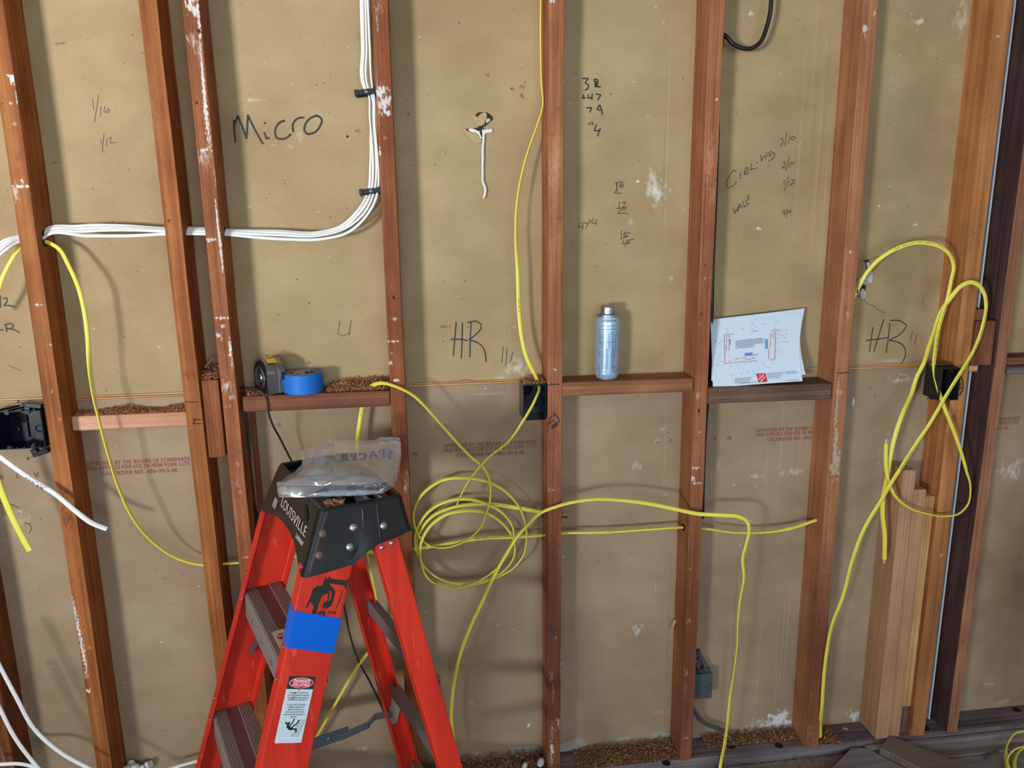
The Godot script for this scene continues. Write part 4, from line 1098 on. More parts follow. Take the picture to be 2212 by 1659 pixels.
func cables():
	var g := "white cables bundled in the left bays"
	var w := 0.0082
	var t := 0.0052
	cable("white_cable", mm([-976,1603,60, -941,1625,70, -918,1637,55, -893,1637,50, -863,1640,50, -862,1643,50, -784,1654,50, -689,1656,50, -586,1650,50, -536,1650,50, -496,1648,50, -446,1645,50, -321,1639,50, -221,1634,50, -165,1648,50, -118,1686,50, -95,1720,45, -87,1745,40, -81,1796,40, -81,1862,40, -83,1916,40, -83,1963,45, -90,1980,45, -89,2074,45, -85,2207,45]), w, t, M.white_pvc, "white cable on the left edge of the clipped bundle", [[0, 20], [0.3, 60], [0.6, 30], [0.8, 80], [1, 70]], [], g)
	cable("white_cable", mm([-970,1595,75, -937,1618,80, -917,1632,60, -890,1635,56, -861,1638,56, -859,1640,56, -772,1648,56, -677,1650,56, -585,1646,56, -535,1644,56, -495,1644,56, -445,1641,56, -321,1633,56, -220,1630,56, -157,1646,56, -110,1681,56, -85,1723,52, -78,1747,50, -72,1828,50, -74,1893,50, -76,1962,52, -83,1979,52, -82,2073,52, -79,2205,52]), w, t, M.white_pvc, "white cable in the middle of the clipped bundle", [[0, 60], [0.3, 20], [0.6, 60], [0.8, 70], [1, 80]], [], g)
	cable("white_cable", mm([-967,1584,85, -934,1609,90, -913,1626,70, -888,1634,62, -859,1635,60, -858,1636,60, -762,1637,60, -656,1636,60, -585,1639,60, -534,1639,60, -494,1638,60, -444,1636,60, -365,1627,60, -299,1622,60, -209,1622,60, -149,1637,60, -102,1677,60, -77,1719,60, -70,1748,58, -68,1816,58, -71,1893,58, -70,1961,58, -73,1982,58, -74,2072,58, -74,2204,58]), w, t, M.white_pvc, "white cable on the right edge of the clipped bundle, hanging lowest", [[0, 30], [0.3, 10], [0.6, 40], [0.8, 80], [1, 60]], [], g)
	cable("white_cable", mm([-980,1612,50, -945,1631,60, -921,1638,50, -895,1641,44, -865,1641,44, -864,1645,44, -786,1660,44, -691,1660,44, -588,1652,44, -537,1652,44, -497,1650,44, -447,1646,44, -322,1642,44, -221,1638,44, -169,1652,44, -125,1689,44, -99,1729,34, -88,1796,30, -84,1863,30, -83,1964,36, -93,1981,36, -93,2076,36, -90,2209,36]), w, t, M.white_pvc, "white cable hidden at the back of the clipped bundle", [[0, 20], [1, 60]], [], g)
	cable_clip(Vector3(-0.0897, 1.7359, 0.0600), Vector3(-0.0681, 1.7380, 0.0600), "lower black cable clip on the white bundle")
	cable_clip(Vector3(-0.0889, 1.9678, 0.0600), Vector3(-0.0679, 1.9701, 0.0600), "upper black cable clip on the white bundle")
	var o := cable("white_cable", mm([-1022,1134,120, -1004,1115,120, -949,1061,120, -891,1012,120, -849,964,120, -811,935,130, -776,919,135]), 0.0125, 0.006, M.white_pvc, "white cable with cut end and handwriting, crossing the stud below the double box", [[0, 0], [0.6, 10], [1, 50]])
	ink("marker_writing", [[-949.1,1060, -946.4,1063.9, -945.4,1059.4], [-944,1056.9, -941.9,1060.3], [-941.5,1054.7, -939.5,1057.5, -938.4,1053.4], [-936.5,1050.3, -933.8,1053.1, -936.2,1048], [-933.5,1047.9, -931,1049.6, -932.8,1045.6], [-926.1,1039, -924.4,1043.2, -923.3,1037.5, -920.8,1041.5], [-920.4,1034.9, -918.2,1038.5], [-918.3,1032.9, -915.7,1037.4, -915.4,1031.8, -912.6,1035.8], [-914.4,1030.6, -911.6,1033.1]], 0.0014, M.print, o, 0.1312)
	cable("white_cable", mm([-1086,639,150, -1068,573,150, -1043,485,150, -1012,387,150, -959,312,150, -887,249,150, -781,156,150]), 0.0105, 0.006, M.white_pvc, "white cable hanging at the bottom left, upper of the pair", [[0, 10], [1, 30]])
	cable("white_cable", mm([-1094,516,160, -1080,462,160, -1058,379,160, -1011,274,160, -960,187,160]), 0.0105, 0.006, M.white_pvc, "white cable hanging at the bottom left, lower of the pair", [[0, 10], [1, 20]])
	cable("white_cable", mm([-1148,289,140, -1115,286,140, -1064,281,140, -1022,261,140, -976,214,140]), 0.010, 0.006, M.white_pvc, "white cable lying level in the bottom left corner", [[0, 10], [1, 20]])
	cable("white_cable", mm([-735,160,60, -684,172,60, -633,181,60, -582,185,60, -519,184,60]), 0.009, 0.005, M.white_pvc, "white cable running behind the foot of the ladder on the left", [[0, 60], [1, 70]])

	# yellow
	cable("yellow_cable", mm([-1010,1456,70, -981,1499,70, -961,1543,70, -938,1580,70, -915,1612,60, -890,1623,55, -862,1625,55, -833,1610,60, -808,1569,75, -786,1513,90, -781,1465,90, -781,1395,90, -786,1327,90, -786,1257,90, -775,1189,100, -764,1098,100, -755,1015,90, -731,932,90, -695,851,70, -641,792,55, -583,768,50, -535,767,50, -490,767,50, -330,775,50, -139,772,50, -21,773,50, 52,783,60, 167,798,66, 272,793,60, 347,789,50, 397,791,50, 514,786,50, 636,786,50, 755,785,50, 813,778,50, 900,763,55, 984,758,60, 1069,762,60, 1167,784,55]), 0.0098, 0.0048, M.yellow, "long yellow cable drooping beside the double black box and threaded level through the studs", [[0, 0], [0.16, 10], [0.22, 80], [0.34, 70], [0.5, 80], [0.62, 30], [0.72, 65], [0.9, 70], [1, 55]], [[0.66, 0.70], [0.79, 0.86], [0.9, 0.96]])
	cable("yellow_cable", mm([-1025,1113,120, -1018,1053,120, -1006,990,120, -989,924,120, -971,868,120]), 0.0155, 0.0065, M.yellow, "thick yellow cable with a cut end at the left edge under the double black box", [[0, 10], [1, 0]])
	cable("yellow_cable", mm([344,2227,45, 342,2102,45, 344,1994,45, 347,1942,45, 331,1892,50, 306,1827,55, 287,1759,58, 276,1691,60, 273,1621,60, 277,1527,60, 280,1418,60, 287,1350,60, 302,1293,60, 320,1257,60, 329,1237,60, 330,1222,75, 317,1201,100, 280,1142,112, 240,1086,110, 194,1047,100, 169,1021,95, 130,973,100, 112,943,105, 105,929,106]), 0.0108, 0.0052, M.yellow, "yellow cable dropping from the top through the single black box", [[0, 70], [0.2, 75], [0.42, 50], [0.52, 15], [0.66, 0], [0.72, 40], [1, 60]], [[0.55, 0.57]], "", [1])
	cable("yellow_cable", mm([-384,107,50, -321,212,50, -267,303,50, -195,423,50, -149,487,50, -129,579,50, -141,726,60, -163,903,60, -164,1005,50, -157,1094,46, -147,1151,46, -139,1187,46, -131,1220,50, -115,1239,60, -96,1252,80, -75,1256,98, -54,1251,106, -8,1226,106, 38,1175,100, 73,1130,100, 121,1069,95, 147,1039,90, 174,1013,85, 189,982,80, 194,946,80, 191,909,80, 180,873,80, 164,836,80, 130,804,80, 89,787,80, 51,784,80, 14,791,60, -10,824,55, -18,860,50, -7,909,50, 26,949,55, 70,972,55, 121,974,55, 178,963,55, 235,930,55, 271,887,55, 293,831,55, 295,784,60, 285,736,60, 260,702,60, 211,675,60, 152,658,60, 93,663,60, 36,691,60, -1,731,50, -16,774,50, -16,808,50, 1,851,50, 33,887,50, 75,907,50, 126,911,50, 182,901,70, 232,866,70, 255,828,70, 257,791,70, 243,760,75, 219,722,75, 180,688,75, 131,665,75, 88,657,75, 50,667,75, 16,693,75, -2,743,75, -2,791,75, 10,824,75, 35,856,75, 73,879,75, 130,886,75, 189,865,55, 227,835,55, 252,800,55, 262,766,55, 259,731,55, 237,697,55, 192,670,55, 137,660,55, 72,670,55, 17,706,55, -9,750,45, -10,799,45, 5,832,45, 36,865,45, 78,883,45, 139,892,45, 196,891,50, 268,876,50, 342,857,50]), 0.0112, 0.0052, M.yellow, "yellow cable wound into the round coil in the middle bay", [[0, 60], [0.1, 60], [0.16, 55], [0.2, 15], [0.235, 10], [0.26, 65], [0.5, 65], [0.96, 60], [0.985, 20], [1, 20]], [[0.215, 0.235], [0.66, 0.685], [0.965, 0.985]])
	cable("yellow_cable", mm([85,99,60, 73,163,60, 68,226,60, 74,316,60, 86,390,60, 108,470,60, 136,540,60, 166,611,70, 192,674,78, 216,724,84, 242,769,84, 265,805,84, 291,836,90, 327,880,108, 366,900,120, 417,911,120, 481,915,120, 546,908,120, 625,893,120, 692,875,120, 773,853,120, 838,848,128, 889,840,130, 911,826,130, 919,795,130, 913,758,130, 905,716,130, 912,654,130, 905,594,130, 901,521,130, 902,447,130, 898,372,130, 890,273,130, 891,172,120, 889,85,110, 882,28,108, 873,3,120]), 0.0112, 0.0052, M.yellow, "yellow cable arching across two studs and hanging to the floor below the paper", [[0, 20], [0.2, 40], [0.35, 70], [0.44, 60], [0.55, 20], [0.62, 10], [0.68, 20], [0.74, 40], [0.82, 75], [0.9, 20], [1, 0]], [[0.93, 0.985]])
	cable("yellow_cable", mm([1217,1429,50, 1231,1456,50, 1249,1505,60, 1274,1547,80, 1315,1574,90, 1357,1588,100, 1396,1586,110, 1429,1573,118, 1453,1551,120, 1465,1521,120, 1462,1487,120, 1457,1437,120, 1449,1380,115, 1446,1336,110, 1452,1285,100, 1454,1251,98, 1459,1219,100, 1458,1186,120, 1469,1134,140, 1500,1076,140, 1533,1009,140, 1560,945,140, 1589,883,130, 1586,833,130, 1557,805,130, 1524,797,120, 1469,808,120, 1411,829,120, 1369,860,120, 1338,909,120, 1324,958,120, 1317,1030,120]), 0.0112, 0.0052, M.yellow, "yellow cable arching from the broken plaster into the black box on the right", [[0, 40], [0.1, 20], [0.3, 0], [0.5, 0], [0.6, 10], [0.75, 70], [0.9, 60], [1, 20]], [[0.12, 0.24], [0.32, 0.46]], "", [1])
	cable("yellow_cable", mm([1354,669,110, 1348,740,110, 1333,820,110, 1331,881,110, 1336,919,110, 1344,987,105, 1352,1044,105, 1373,1112,100, 1416,1163,70, 1431,1208,64, 1447,1244,64, 1446,1295,80, 1445,1351,100, 1450,1401,110, 1464,1440,124, 1483,1469,130, 1509,1481,130, 1538,1472,130, 1558,1448,130, 1568,1413,130, 1558,1371,140, 1550,1328,140, 1525,1283,150, 1486,1229,160, 1451,1165,160, 1421,1097,155, 1384,1029,150, 1356,962,140, 1337,921,135, 1314,867,130, 1276,778,120, 1250,676,115, 1234,560,110, 1207,465,110, 1201,385,105, 1201,292,100, 1203,197,100, 1217,83,80, 1222,59,75]), 0.0125, 0.0055, M.yellow, "yellow cable looping over the knotty block and running down to the floor plate", [[0, 50], [0.12, 40], [0.2, 10], [0.45, 10], [0.7, 0], [0.78, 10], [1, 10]], [[0.42, 0.53], [0.6, 0.63], [0.82, 0.87], [0.95, 0.985]], "", [0])

	# black
	cable("black_cable", mm([936,2251,50, 933,2208,50, 931,2165,50, 923,2129,50, 909,2097,50, 885,2082,50, 860,2083,50, 835,2094,50, 815,2114,45, 812,2068,30, 817,1864,24, 819,1661,24, 819,1550,24, 823,1398,24, 826,1240,20, 821,1036,18, 822,910,18, 825,795,18]), 0.0112, 0.0112, M.black_rubber, "thick black cable hanging in a loop at the top above the paper", [[0, 0], [1, 0]])
	cable("thin_cord", mm([-505,1244,30, -468,1248,40, -432,1250,60, -398,1251,85, -382,1245,95, -372,1226,98, -370,1193,98, -364,1158,90, -357,1127,70, -349,1100,60, -332,1049,50, -318,1014,50, -281,880,50, -232,686,50, -218,608,50, -210,540,50, -189,446,50, -158,368,50, -122,263,50, -99,178,50, -75,116,50, -53,52,60]), 0.0055, 0.0034, M.black_cord, "thin black cord hanging over the block beside the tape measure", [[0, 30], [1, 30]])
	cable("thin_cord", mm([-444,1179,30, -441,1167,30, -439,1115,30, -446,1030,30, -447,975,30, -446,938,30, -437,874,30, -432,828,30, -426,746,30, -413,634,30, -411,492,30]), 0.0065, 0.0045, M.black_cord, "thin black cord running straight down beside the splashed stud", [[0, 30], [1, 30]])
	cable("grey_cable", mm([816,172,30, 826,155,30, 842,129,30, 870,106,30, 901,93,30, 928,75,30, 941,56,40, 949,35,45]), 0.0115, 0.0105, M.galv, "grey cable curving from behind the stud to the floor plate near the metal box", [[0, 0], [1, 0]])


func cable_clip(a: Vector3, b: Vector3, label: String):
	var o := thing("cable_clip", Vector3(a.x, a.y - 0.008, 0.04), label, "cable clip", "black clips on the white cables")
	var d := (b - a).normalized()
	var t := Transform3D(Basis(d, Vector3(0, 0, 1).cross(d), Vector3(0, 0, 1)), a)
	var m := MB.new()
	m.box(Vector3(-0.021, -0.0075, -0.028), Vector3(0.026, 0.007, -0.021), 0.001, t)
	for x in [-0.021, -0.007, 0.006, 0.019]:
		m.box(Vector3(x, -0.0075, -0.024), Vector3(x + 0.0035, 0.007, 0.006), 0.0008, t)
	part("clip_base", m, M.box_matte, o)
	m = MB.new()
	m.box(Vector3(-0.023, -0.006, 0.004), Vector3(0.023, 0.006, 0.0078), 0.001, t)
	m.box(Vector3(-0.027, -0.007, 0.0), Vector3(-0.017, 0.007, 0.0095), 0.001, t)
	m.box(Vector3(0.018, -0.0065, 0.002), Vector3(0.027, 0.0085, 0.0085), 0.001, t)
	m.box(Vector3(-0.025, -0.011, 0.001), Vector3(-0.019, -0.006, 0.007), 0.001, t)
	part("clip_bar", m, M.box_matte, o)
	m = MB.new()
	m.lathe([[0.0, 0.0072], [0.0042, 0.0078], [0.0042, 0.009], [0.003, 0.0096], [0.0, 0.0098]], 12, t * Transform3D(Basis(Vector3(1, 0, 0), PI / 2.0), Vector3(0.002, 0, 0)))
	part("screw", m, M.dull_steel, o)


# ---------------------------------------------------------------- electrical boxes

# an open box: inner floor at the back, walls with thickness; faces +z in its own axes
func open_box(o: Node3D, w: float, h: float, d: float, t: Transform3D, mat: Material, wall := 0.0025):
	var m := MB.new()
	m.box(Vector3(0, 0, 0), Vector3(w, h, wall), 0.0005, t)
	part("box_back", m, mat, o)
	m = MB.new()
	m.box(Vector3(0, 0, wall), Vector3(wall, h, d), 0.0008, t)
	m.box(Vector3(w - wall, 0, wall), Vector3(w, h, d), 0.0008, t)
	m.box(Vector3(wall, 0, wall), Vector3(w - wall, wall, d), 0.0008, t)
	m.box(Vector3(wall, h - wall, wall), Vector3(w - wall, h, d), 0.0008, t)
	part("box_wall", m, mat, o)


func screw_tab(m: MB, at: Vector3, up: float, t: Transform3D):
	var pts := []
	for k in 9:
		var a := PI * k / 8.0
		pts.append(Vector3(at.x - cos(a) * 0.006, at.y - up * (0.002 + sin(a) * 0.007), at.z))
	var q := []
	for v in pts:
		q.append(t * v)
	m.slab(q, t.basis * Vector3(0, 0, 0.012))
	m.lathe([[0.0, 0.0], [0.0042, 0.0], [0.0042, 0.0008], [0.002, 0.0008], [0.0016, 0.0002], [0.0, 0.0002]], 12, t * Transform3D(Basis(Vector3(1, 0, 0), PI / 2.0), at + Vector3(0, -up * 0.004, 0.0123)))


func boxes():
	# double box at the left edge
	var o := thing("electrical_box", Vector3(-0.96, 1.128, 0.07), "double black box with moulded ribs, nailed to the stud at the left edge", "electrical box")
	var t := Transform3D(Basis.IDENTITY, Vector3(-1.012, 1.128, 0.036))
	open_box(o, 0.1065, 0.096, 0.068, t, M.box_plastic)
	var m := MB.new()
	for q in [[0.012, 0.030, 0.010], [0.068, 0.034, 0.0095], [0.018, 0.080, 0.011]]:
		m = MB.new()
		m.lathe([[q[2], 0.0], [q[2], 0.0012], [q[2] - 0.0012, 0.0016], [q[2] - 0.0024, 0.0006], [q[2] - 0.0024, 0.0]], 24, t * Transform3D(Basis(Vector3(1, 0, 0), PI / 2.0), Vector3(q[0], q[1], 0.0025)))
		part("knockout", m, M.box_plastic, o)
	for x in [0.042, 0.084, 0.090]:
		m = MB.new()
		m.box(Vector3(x, 0.012, 0.0025), Vector3(x + 0.0022, 0.092, 0.008), 0.0008, t)
		part("rib", m, M.box_plastic, o)
	m = MB.new()
	m.lathe([[0.0, 0.0], [0.0125, 0.0], [0.0125, 0.0005], [0.0, 0.0006]], 24, t * Transform3D(Basis(Vector3(1, 0, 0), PI / 2.0), Vector3(0.0345, 0.062, 0.0026)))
	part("cable_hole", m, M.hole, o)
	m = MB.new()
	for k in 6:
		var x := 0.004 + k * 0.017
		var c := [Vector3(x, 0.0025, 0.066), Vector3(x + 0.0025, 0.0025, 0.066), Vector3(x + 0.024, 0.0025, 0.006), Vector3(x + 0.0215, 0.0025, 0.006)]
		var q := []
		for v in c:
			v.x = minf(v.x, 0.1035)
			q.append(t * v)
		m = MB.new()
		m.slab(q, Vector3(0, 0.0022, 0))
		part("rib", m, M.box_plastic, o)
	for k in 4:
		var x := -0.002 + k * 0.03
		var q := []
		for v in [Vector3(x, 0.096, 0.062), Vector3(x + 0.003, 0.096, 0.062), Vector3(x + 0.036, 0.096, 0.012), Vector3(x + 0.033, 0.096, 0.012)]:
			v.x = clampf(v.x, 0.0, 0.106)
			q.append(t * v)
		m = MB.new()
		m.slab(q, Vector3(0, 0.0025, 0))
		part("rib", m, M.box_plastic, o)
	for s in [[0.03, 0.0955, 1.0], [0.076, 0.0955, 1.0], [0.024, 0.001, -1.0], [0.078, 0.001, -1.0]]:
		m = MB.new()
		screw_tab(m, Vector3(s[0], s[1], 0.0555), s[2], t)
		part("screw_tab", m, M.box_plastic, o)
	for q in [[0.0955, 0.35, 1.0], [-0.002, -0.3, -1.0]]:
		var bt := Transform3D(Basis(Vector3(0, 0, 1), -0.16 if q[2] > 0 else 0.28), t * Vector3(0.104, q[0] + q[2] * 0.006, 0.05))
		m = MB.new()
		m.box(Vector3(-0.036, -0.004 if q[2] > 0 else -0.008, -0.014), Vector3(0.003, 0.008 if q[2] > 0 else 0.004, 0.012), 0.0015, bt)
		m.box(Vector3(-0.038, -0.012 if q[2] > 0 else 0.0, -0.008), Vector3(-0.024, 0.002 if q[2] > 0 else 0.012, 0.008), 0.0015, bt)
		part("nail_bracket", m, M.box_plastic, o)
		m = MB.new()
		m.sweep(PackedVector3Array([bt * Vector3(-0.052, q[2] * 0.007, 0.004), bt * Vector3(-0.02, q[2] * 0.006, 0.002), bt * Vector3(0.002, q[2] * 0.005, 0.0)]), 0.003, 0.003, PackedFloat32Array(), 8)
		m.sweep(PackedVector3Array([bt * Vector3(-0.054, q[2] * 0.007, 0.004), bt * Vector3(-0.052, q[2] * 0.007, 0.004)]), 0.008, 0.008, PackedFloat32Array(), 8)
		part("mounting_nail", m, M.dull_steel, o)

	# single box in the middle
	o = thing("electrical_box", Vector3(0.313, 1.139, 0.06), "single open black box on the middle stud, shavings lying on its top", "electrical box")
	t = Transform3D(Basis.IDENTITY, Vector3(0.2835, 1.139, 0.022))
	open_box(o, 0.0615, 0.097, 0.074, t, M.box_plastic)
	m = MB.new()
	m.lathe([[0.0, 0.0], [0.0125, 0.0], [0.0125, 0.0006], [0.0, 0.0006]], 24, t * Transform3D(Basis(Vector3(1, 0, 0), PI / 2.0), Vector3(0.019, 0.07, 0.0027)))
	part("cable_hole", m, M.hole, o)
	m = MB.new()
	m.lathe([[0.0165, 0.0], [0.0165, 0.003], [0.0145, 0.004], [0.0128, 0.003], [0.0128, 0.0]], 24, t * Transform3D(Basis(Vector3(1, 0, 0), PI / 2.0), Vector3(0.019, 0.07, 0.0026)))
	part("cable_collar", m, M.box_plastic, o)
	for s in [[0.0955, 1.0], [0.0015, -1.0]]:
		m = MB.new()
		screw_tab(m, Vector3(0.034, s[0], 0.0615), s[1], t)
		part("screw_tab", m, M.box_plastic, o)
	shavings("pale shavings lying on top of the single black box", Vector3(0.286, 1.2362, 0.026), Vector3(0.343, 1.2362, 0.095), 420, func(_x, z): return 0.004 + 0.004 * (1.0 - z / 0.1), 0.0046)

	# box on the right stud
	o = thing("electrical_box", Vector3(1.486, 1.15, 0.09), "black box sticking out from the right stud with yellow cables around it", "electrical box")
	t = Transform3D(Basis(Vector3(0, 1, 0), -0.06), Vector3(1.4585, 1.152, 0.058))
	open_box(o, 0.0575, 0.092, 0.076, t, M.box_matte)
	for s in [[0.0905, 1.0], [0.0015, -1.0]]:
		m = MB.new()
		screw_tab(m, Vector3(0.028, s[0], 0.0635), s[1], t)
		part("screw_tab", m, M.box_plastic, o)
	for q in [0.0925, -0.0045]:
		m = MB.new()
		m.box(Vector3(0.0, q, 0.03), Vector3(0.05, q + 0.004, 0.044), 0.001, t)
		part("nail_bracket", m, M.box_matte, o)
	for q in [0.096, -0.003]:
		m = MB.new()
		m.sweep(PackedVector3Array([t * Vector3(-0.006, q, 0.036), t * Vector3(0.02, q, 0.036), t * Vector3(0.054, q, 0.036)]), 0.003, 0.003, PackedFloat32Array(), 8)
		m.sweep(PackedVector3Array([t * Vector3(-0.0075, q, 0.036), t * Vector3(-0.006, q, 0.036)]), 0.008, 0.008, PackedFloat32Array(), 8)
		part("mounting_nail", m, M.steel, o)

	# old metal box behind the stud
	o = thing("metal_box", Vector3(0.845, 0.214, 0.03), "old grey metal box with two sheathed cables, low beside the stud", "electrical box")
	m = MB.new()
	m.box(Vector3(0.8015, 0.216, 0.002), Vector3(0.8685, 0.300, 0.05), 0.002)
	part("box_body", m, M.galv, o)
	m = MB.new()
	for q in [[Vector3(0.8437, 0.2759, 0.0500)], [Vector3(0.8313, 0.2638, 0.0500)], [Vector3(0.8604, 0.2598, 0.0500)], [Vector3(0.8601, 0.2448, 0.0500)], [Vector3(0.8416, 0.2563, 0.0500)], [Vector3(0.8487, 0.2432, 0.0500)], [Vector3(0.8505, 0.2575, 0.0500)]]:
		m = MB.new()
		m.lathe([[0.0, 0.0], [0.0017, 0.0], [0.0017, 0.0004], [0.0, 0.0004]], 10, Transform3D(Basis(Vector3(1, 0, 0), PI / 2.0), q[0] + Vector3(0, 0, 0.0001)))
		part("screw_hole", m, M.hole, o)
	for q in [[[833,360,12, 838,342,15, 848,323,24, 856,294,26, 859,282,26]], [[828,330,10, 833,310,14, 835,293,22, 838,278,26]]]:
		m = MB.new()
		m.sweep(smooth_path(mm(q[0]), 0.005), 0.0135, 0.0135, PackedFloat32Array(), 12)
		part("sheathed_cable", m, M.galv, o)
		var e := mm(q[0])[-1]
		m = MB.new()
		m.lathe([[0.0, -0.002], [0.0105, -0.002], [0.0105, 0.0035], [0.0088, 0.0045], [0.007, 0.0045], [0.0, 0.0045]], 16, Transform3D(Basis.IDENTITY, Vector3(e.x, 0.3005, e.z)))
		part("cable_bushing", m, M.dull_steel, o)


# ---------------------------------------------------------------- things on the blocks

func shelf_things():
	# drinks can
	var at := Vector3(0.5205, 1.2345, 0.052)
	var o := thing("drinks_can", at, "tall silver blue drinks can with resealable cap and small print", "can")
	var body := [[0.0, 0.004], [0.020, 0.003], [0.0235, 0.0], [0.0265, 0.001], [0.0285, 0.006], [0.0325, 0.014], [0.0331, 0.020], [0.0331, 0.150], [0.0325, 0.157], [0.0305, 0.166], [0.0285, 0.172], [0.0292, 0.1745], [0.0285, 0.177], [0.0265, 0.1775], [0.024, 0.176], [0.020, 0.177], [0.0, 0.177]]
	var m := MB.new()
	var xf := Transform3D(Basis.IDENTITY, at)
	m.lathe(body, 48, xf)
	var can_skin := surface(c8(176, 206, 238), 0.3, 0.45)
	part("can_body", m, can_skin, o, "", 50.0)
	m = MB.new()
	m.lathe([[0.0286, 0.006], [0.0290, 0.0052], [0.0268, 0.0], [0.0236, -0.0002], [0.0234, 0.0004]], 40, xf)
	part("can_rim", m, M.steel, o, "", 50.0)
	m = MB.new()
	m.lathe([[0.0287, 0.1722], [0.0295, 0.1745], [0.0287, 0.1775], [0.0262, 0.1782], [0.0238, 0.1765], [0.0, 0.1775]], 40, xf)
	part("can_rim", m, M.steel, o, "", 50.0)
	m = MB.new()
	m.lathe([[0.0172, 0.1772], [0.0190, 0.1785], [0.0196, 0.1830], [0.0190, 0.1840], [0.0194, 0.1860], [0.0194, 0.1950], [0.0186, 0.1985], [0.0168, 0.2000], [0.0, 0.2003]], 40, xf)
	part("screw_cap", m, M.steel, o, "brushed silver screw cap", 45.0)
	var on_can := func(cx: float, y: float, spin := 0.0): return func(q): return at + Vector3(sin((cx + q.x) / 0.0332 + spin), 0, cos((cx + q.x) / 0.0332 + spin)) * 0.03325 + Vector3(0, y + q.y, 0)
	m = MB.new()
	letters(m, "(L)CARNITINE", 0.0034, true, "Droid Sans", func(q): return at + Vector3(sin(q.x / 0.0312 - 0.12), 0, cos(q.x / 0.0312 - 0.12)) * 0.03155 + Vector3(0, 0.1605 + q.y, 0), 0.040)
	letters(m, "Nutrition Facts", 0.0034, true, "Droid Sans", on_can.call(-0.004, 0.1485), 0.037)
	letters(m, "Calories", 0.0026, true, "Droid Sans", on_can.call(-0.0165, 0.1345), 0.011)
	letters(m, "CA CRV", 0.0056, true, "Droid Serif", on_can.call(-0.0155, 0.0235), 0.0125)
	for q in [["2% 1%", 0.0215, 0.129], ["45g", 0.003, 0.129], ["CA 5c ME 5c", 0.013, 0.029], ["VT HI NY OR", 0.013, 0.024]]:
		letters(m, q[0], 0.0024, true, "Droid Sans", on_can.call(q[1], q[2]))
	var rule := func(x0: float, x1: float, y: float, h: float):
		var n := maxi(1, int((x1 - x0) / 0.004))
		for i in n:
			var a := lerpf(x0, x1, float(i) / n) / 0.0332
			var b := lerpf(x0, x1, float(i + 1) / n) / 0.0332
			var p := at + Vector3(sin(a), 0, cos(a)) * 0.03325 + Vector3(0, y, 0)
			var r := at + Vector3(sin(b), 0, cos(b)) * 0.03325 + Vector3(0, y, 0)
			m.quad(p, r, r + Vector3(0, h, 0), p + Vector3(0, h, 0))
	rule.call(-0.0235, 0.016, 0.1405, 0.0011)
	rule.call(-0.0235, 0.016, 0.1062, 0.0012)
	rule.call(-0.0235, 0.016, 0.1325, 0.0004)
	# small print too fine to read in the photograph: words as short dashes
	for k in 46:
		var y := 0.1275 - k * 0.0021
		if y < 0.031 or absf(y - 0.1065) < 0.0016:
			continue
		var cols := [[-0.0235, -0.012], [-0.006, 0.0], [0.005, 0.009], [0.013, 0.0165]] if y > 0.088 else [[-0.0235, -0.003], [0.0035, 0.0165]]
		if y < 0.06 and y > 0.042 and k % 3 == 0:
			cols = [[-0.0235, -0.003]]
		for cdef in cols:
			var x: float = cdef[0]
			var stop: float = cdef[1] if y > 0.088 else cdef[1] - rng.randf() * 0.003
			while x < stop:
				var s := rng.randf_range(0.0007, 0.0026)
				rule.call(x, minf(x + s, stop), y, 0.0011)
				x += s + 0.0007
	for k in 44:
		var y := 0.138 - k * 0.0026
		rule.call(0.0275, 0.0275 + rng.randf_range(0.0008, 0.002), y, 0.0014)
	part("can_print", m, surface(c8(40, 48, 62), 0.5), o, "", 0.0)
	m = MB.new()
	for q in [[-0.030, 0.14, -0.027, 0.115, 0.012], [-0.028, 0.125, -0.0245, 0.1, 0.01], [-0.031, 0.085, -0.026, 0.07, 0.012], [-0.027, 0.082, -0.0255, 0.062, 0.008], [-0.032, 0.04, -0.027, 0.02, 0.01], [-0.029, 0.045, -0.0262, 0.028, 0.008], [-0.03, 0.03, -0.027, 0.012, 0.006], [-0.0275, 0.11, -0.0262, 0.1, 0.006]]:
		var pts := PackedVector3Array()
		for k in 15:
			var f := k / 14.0
			var x: float = lerpf(q[0], q[2], f) - sin(f * PI) * q[4] * 0.45 + sin(f * 9.0) * 0.0008
			var y: float = lerpf(q[1], q[3], f)
			pts.append(at + Vector3(sin(x / 0.0332), 0, cos(x / 0.0332)) * 0.0332 + Vector3(0, y, 0))
		m.sweep(pts, 0.0009, 0.0003, PackedFloat32Array(), 6, Vector3(-0.7, 0, 0.7))
	part("can_scrollwork", m, surface(c8(52, 58, 70), 0.5), o)

	# tape measure
	at = Vector3(-0.368, 1.2345, 0.056)
	o = thing("tape_measure", at, "chrome and black tape measure standing on edge beside the blue tape", "tape measure")
	xf = Transform3D(Basis(Vector3(0, 1, 0), 0.6).scaled_local(Vector3(1.12, 1.12, 1.12)), at)
	var prof := []
	for q in [[-0.036, 0.001], [0.032, 0.001], [0.0365, 0.004], [0.0375, 0.05], [0.036, 0.058], [0.030, 0.068], [0.018, 0.077], [0.002, 0.081], [-0.014, 0.078], [-0.026, 0.070], [-0.034, 0.058], [-0.038, 0.044], [-0.039, 0.006]]:
		prof.append(Vector2(q[0], q[1]))
	# profile lies in z-y; the case is 44 mm wide in x
	var ring := func(x: float, k: float):
		var r := []
		for q in prof:
			r.append(xf * Vector3(x, 0.040 + (q.y - 0.040) * k, q.x * k))
		return r
	m = MB.new()
	m.loft([ring.call(0.019, 0.93), ring.call(0.0205, 0.985), ring.call(0.018, 1.0), ring.call(0.006, 1.0)], true, false)
	part("case", m, surface(c8(150, 152, 156), 0.22, 0.9), o, "", 35.0)
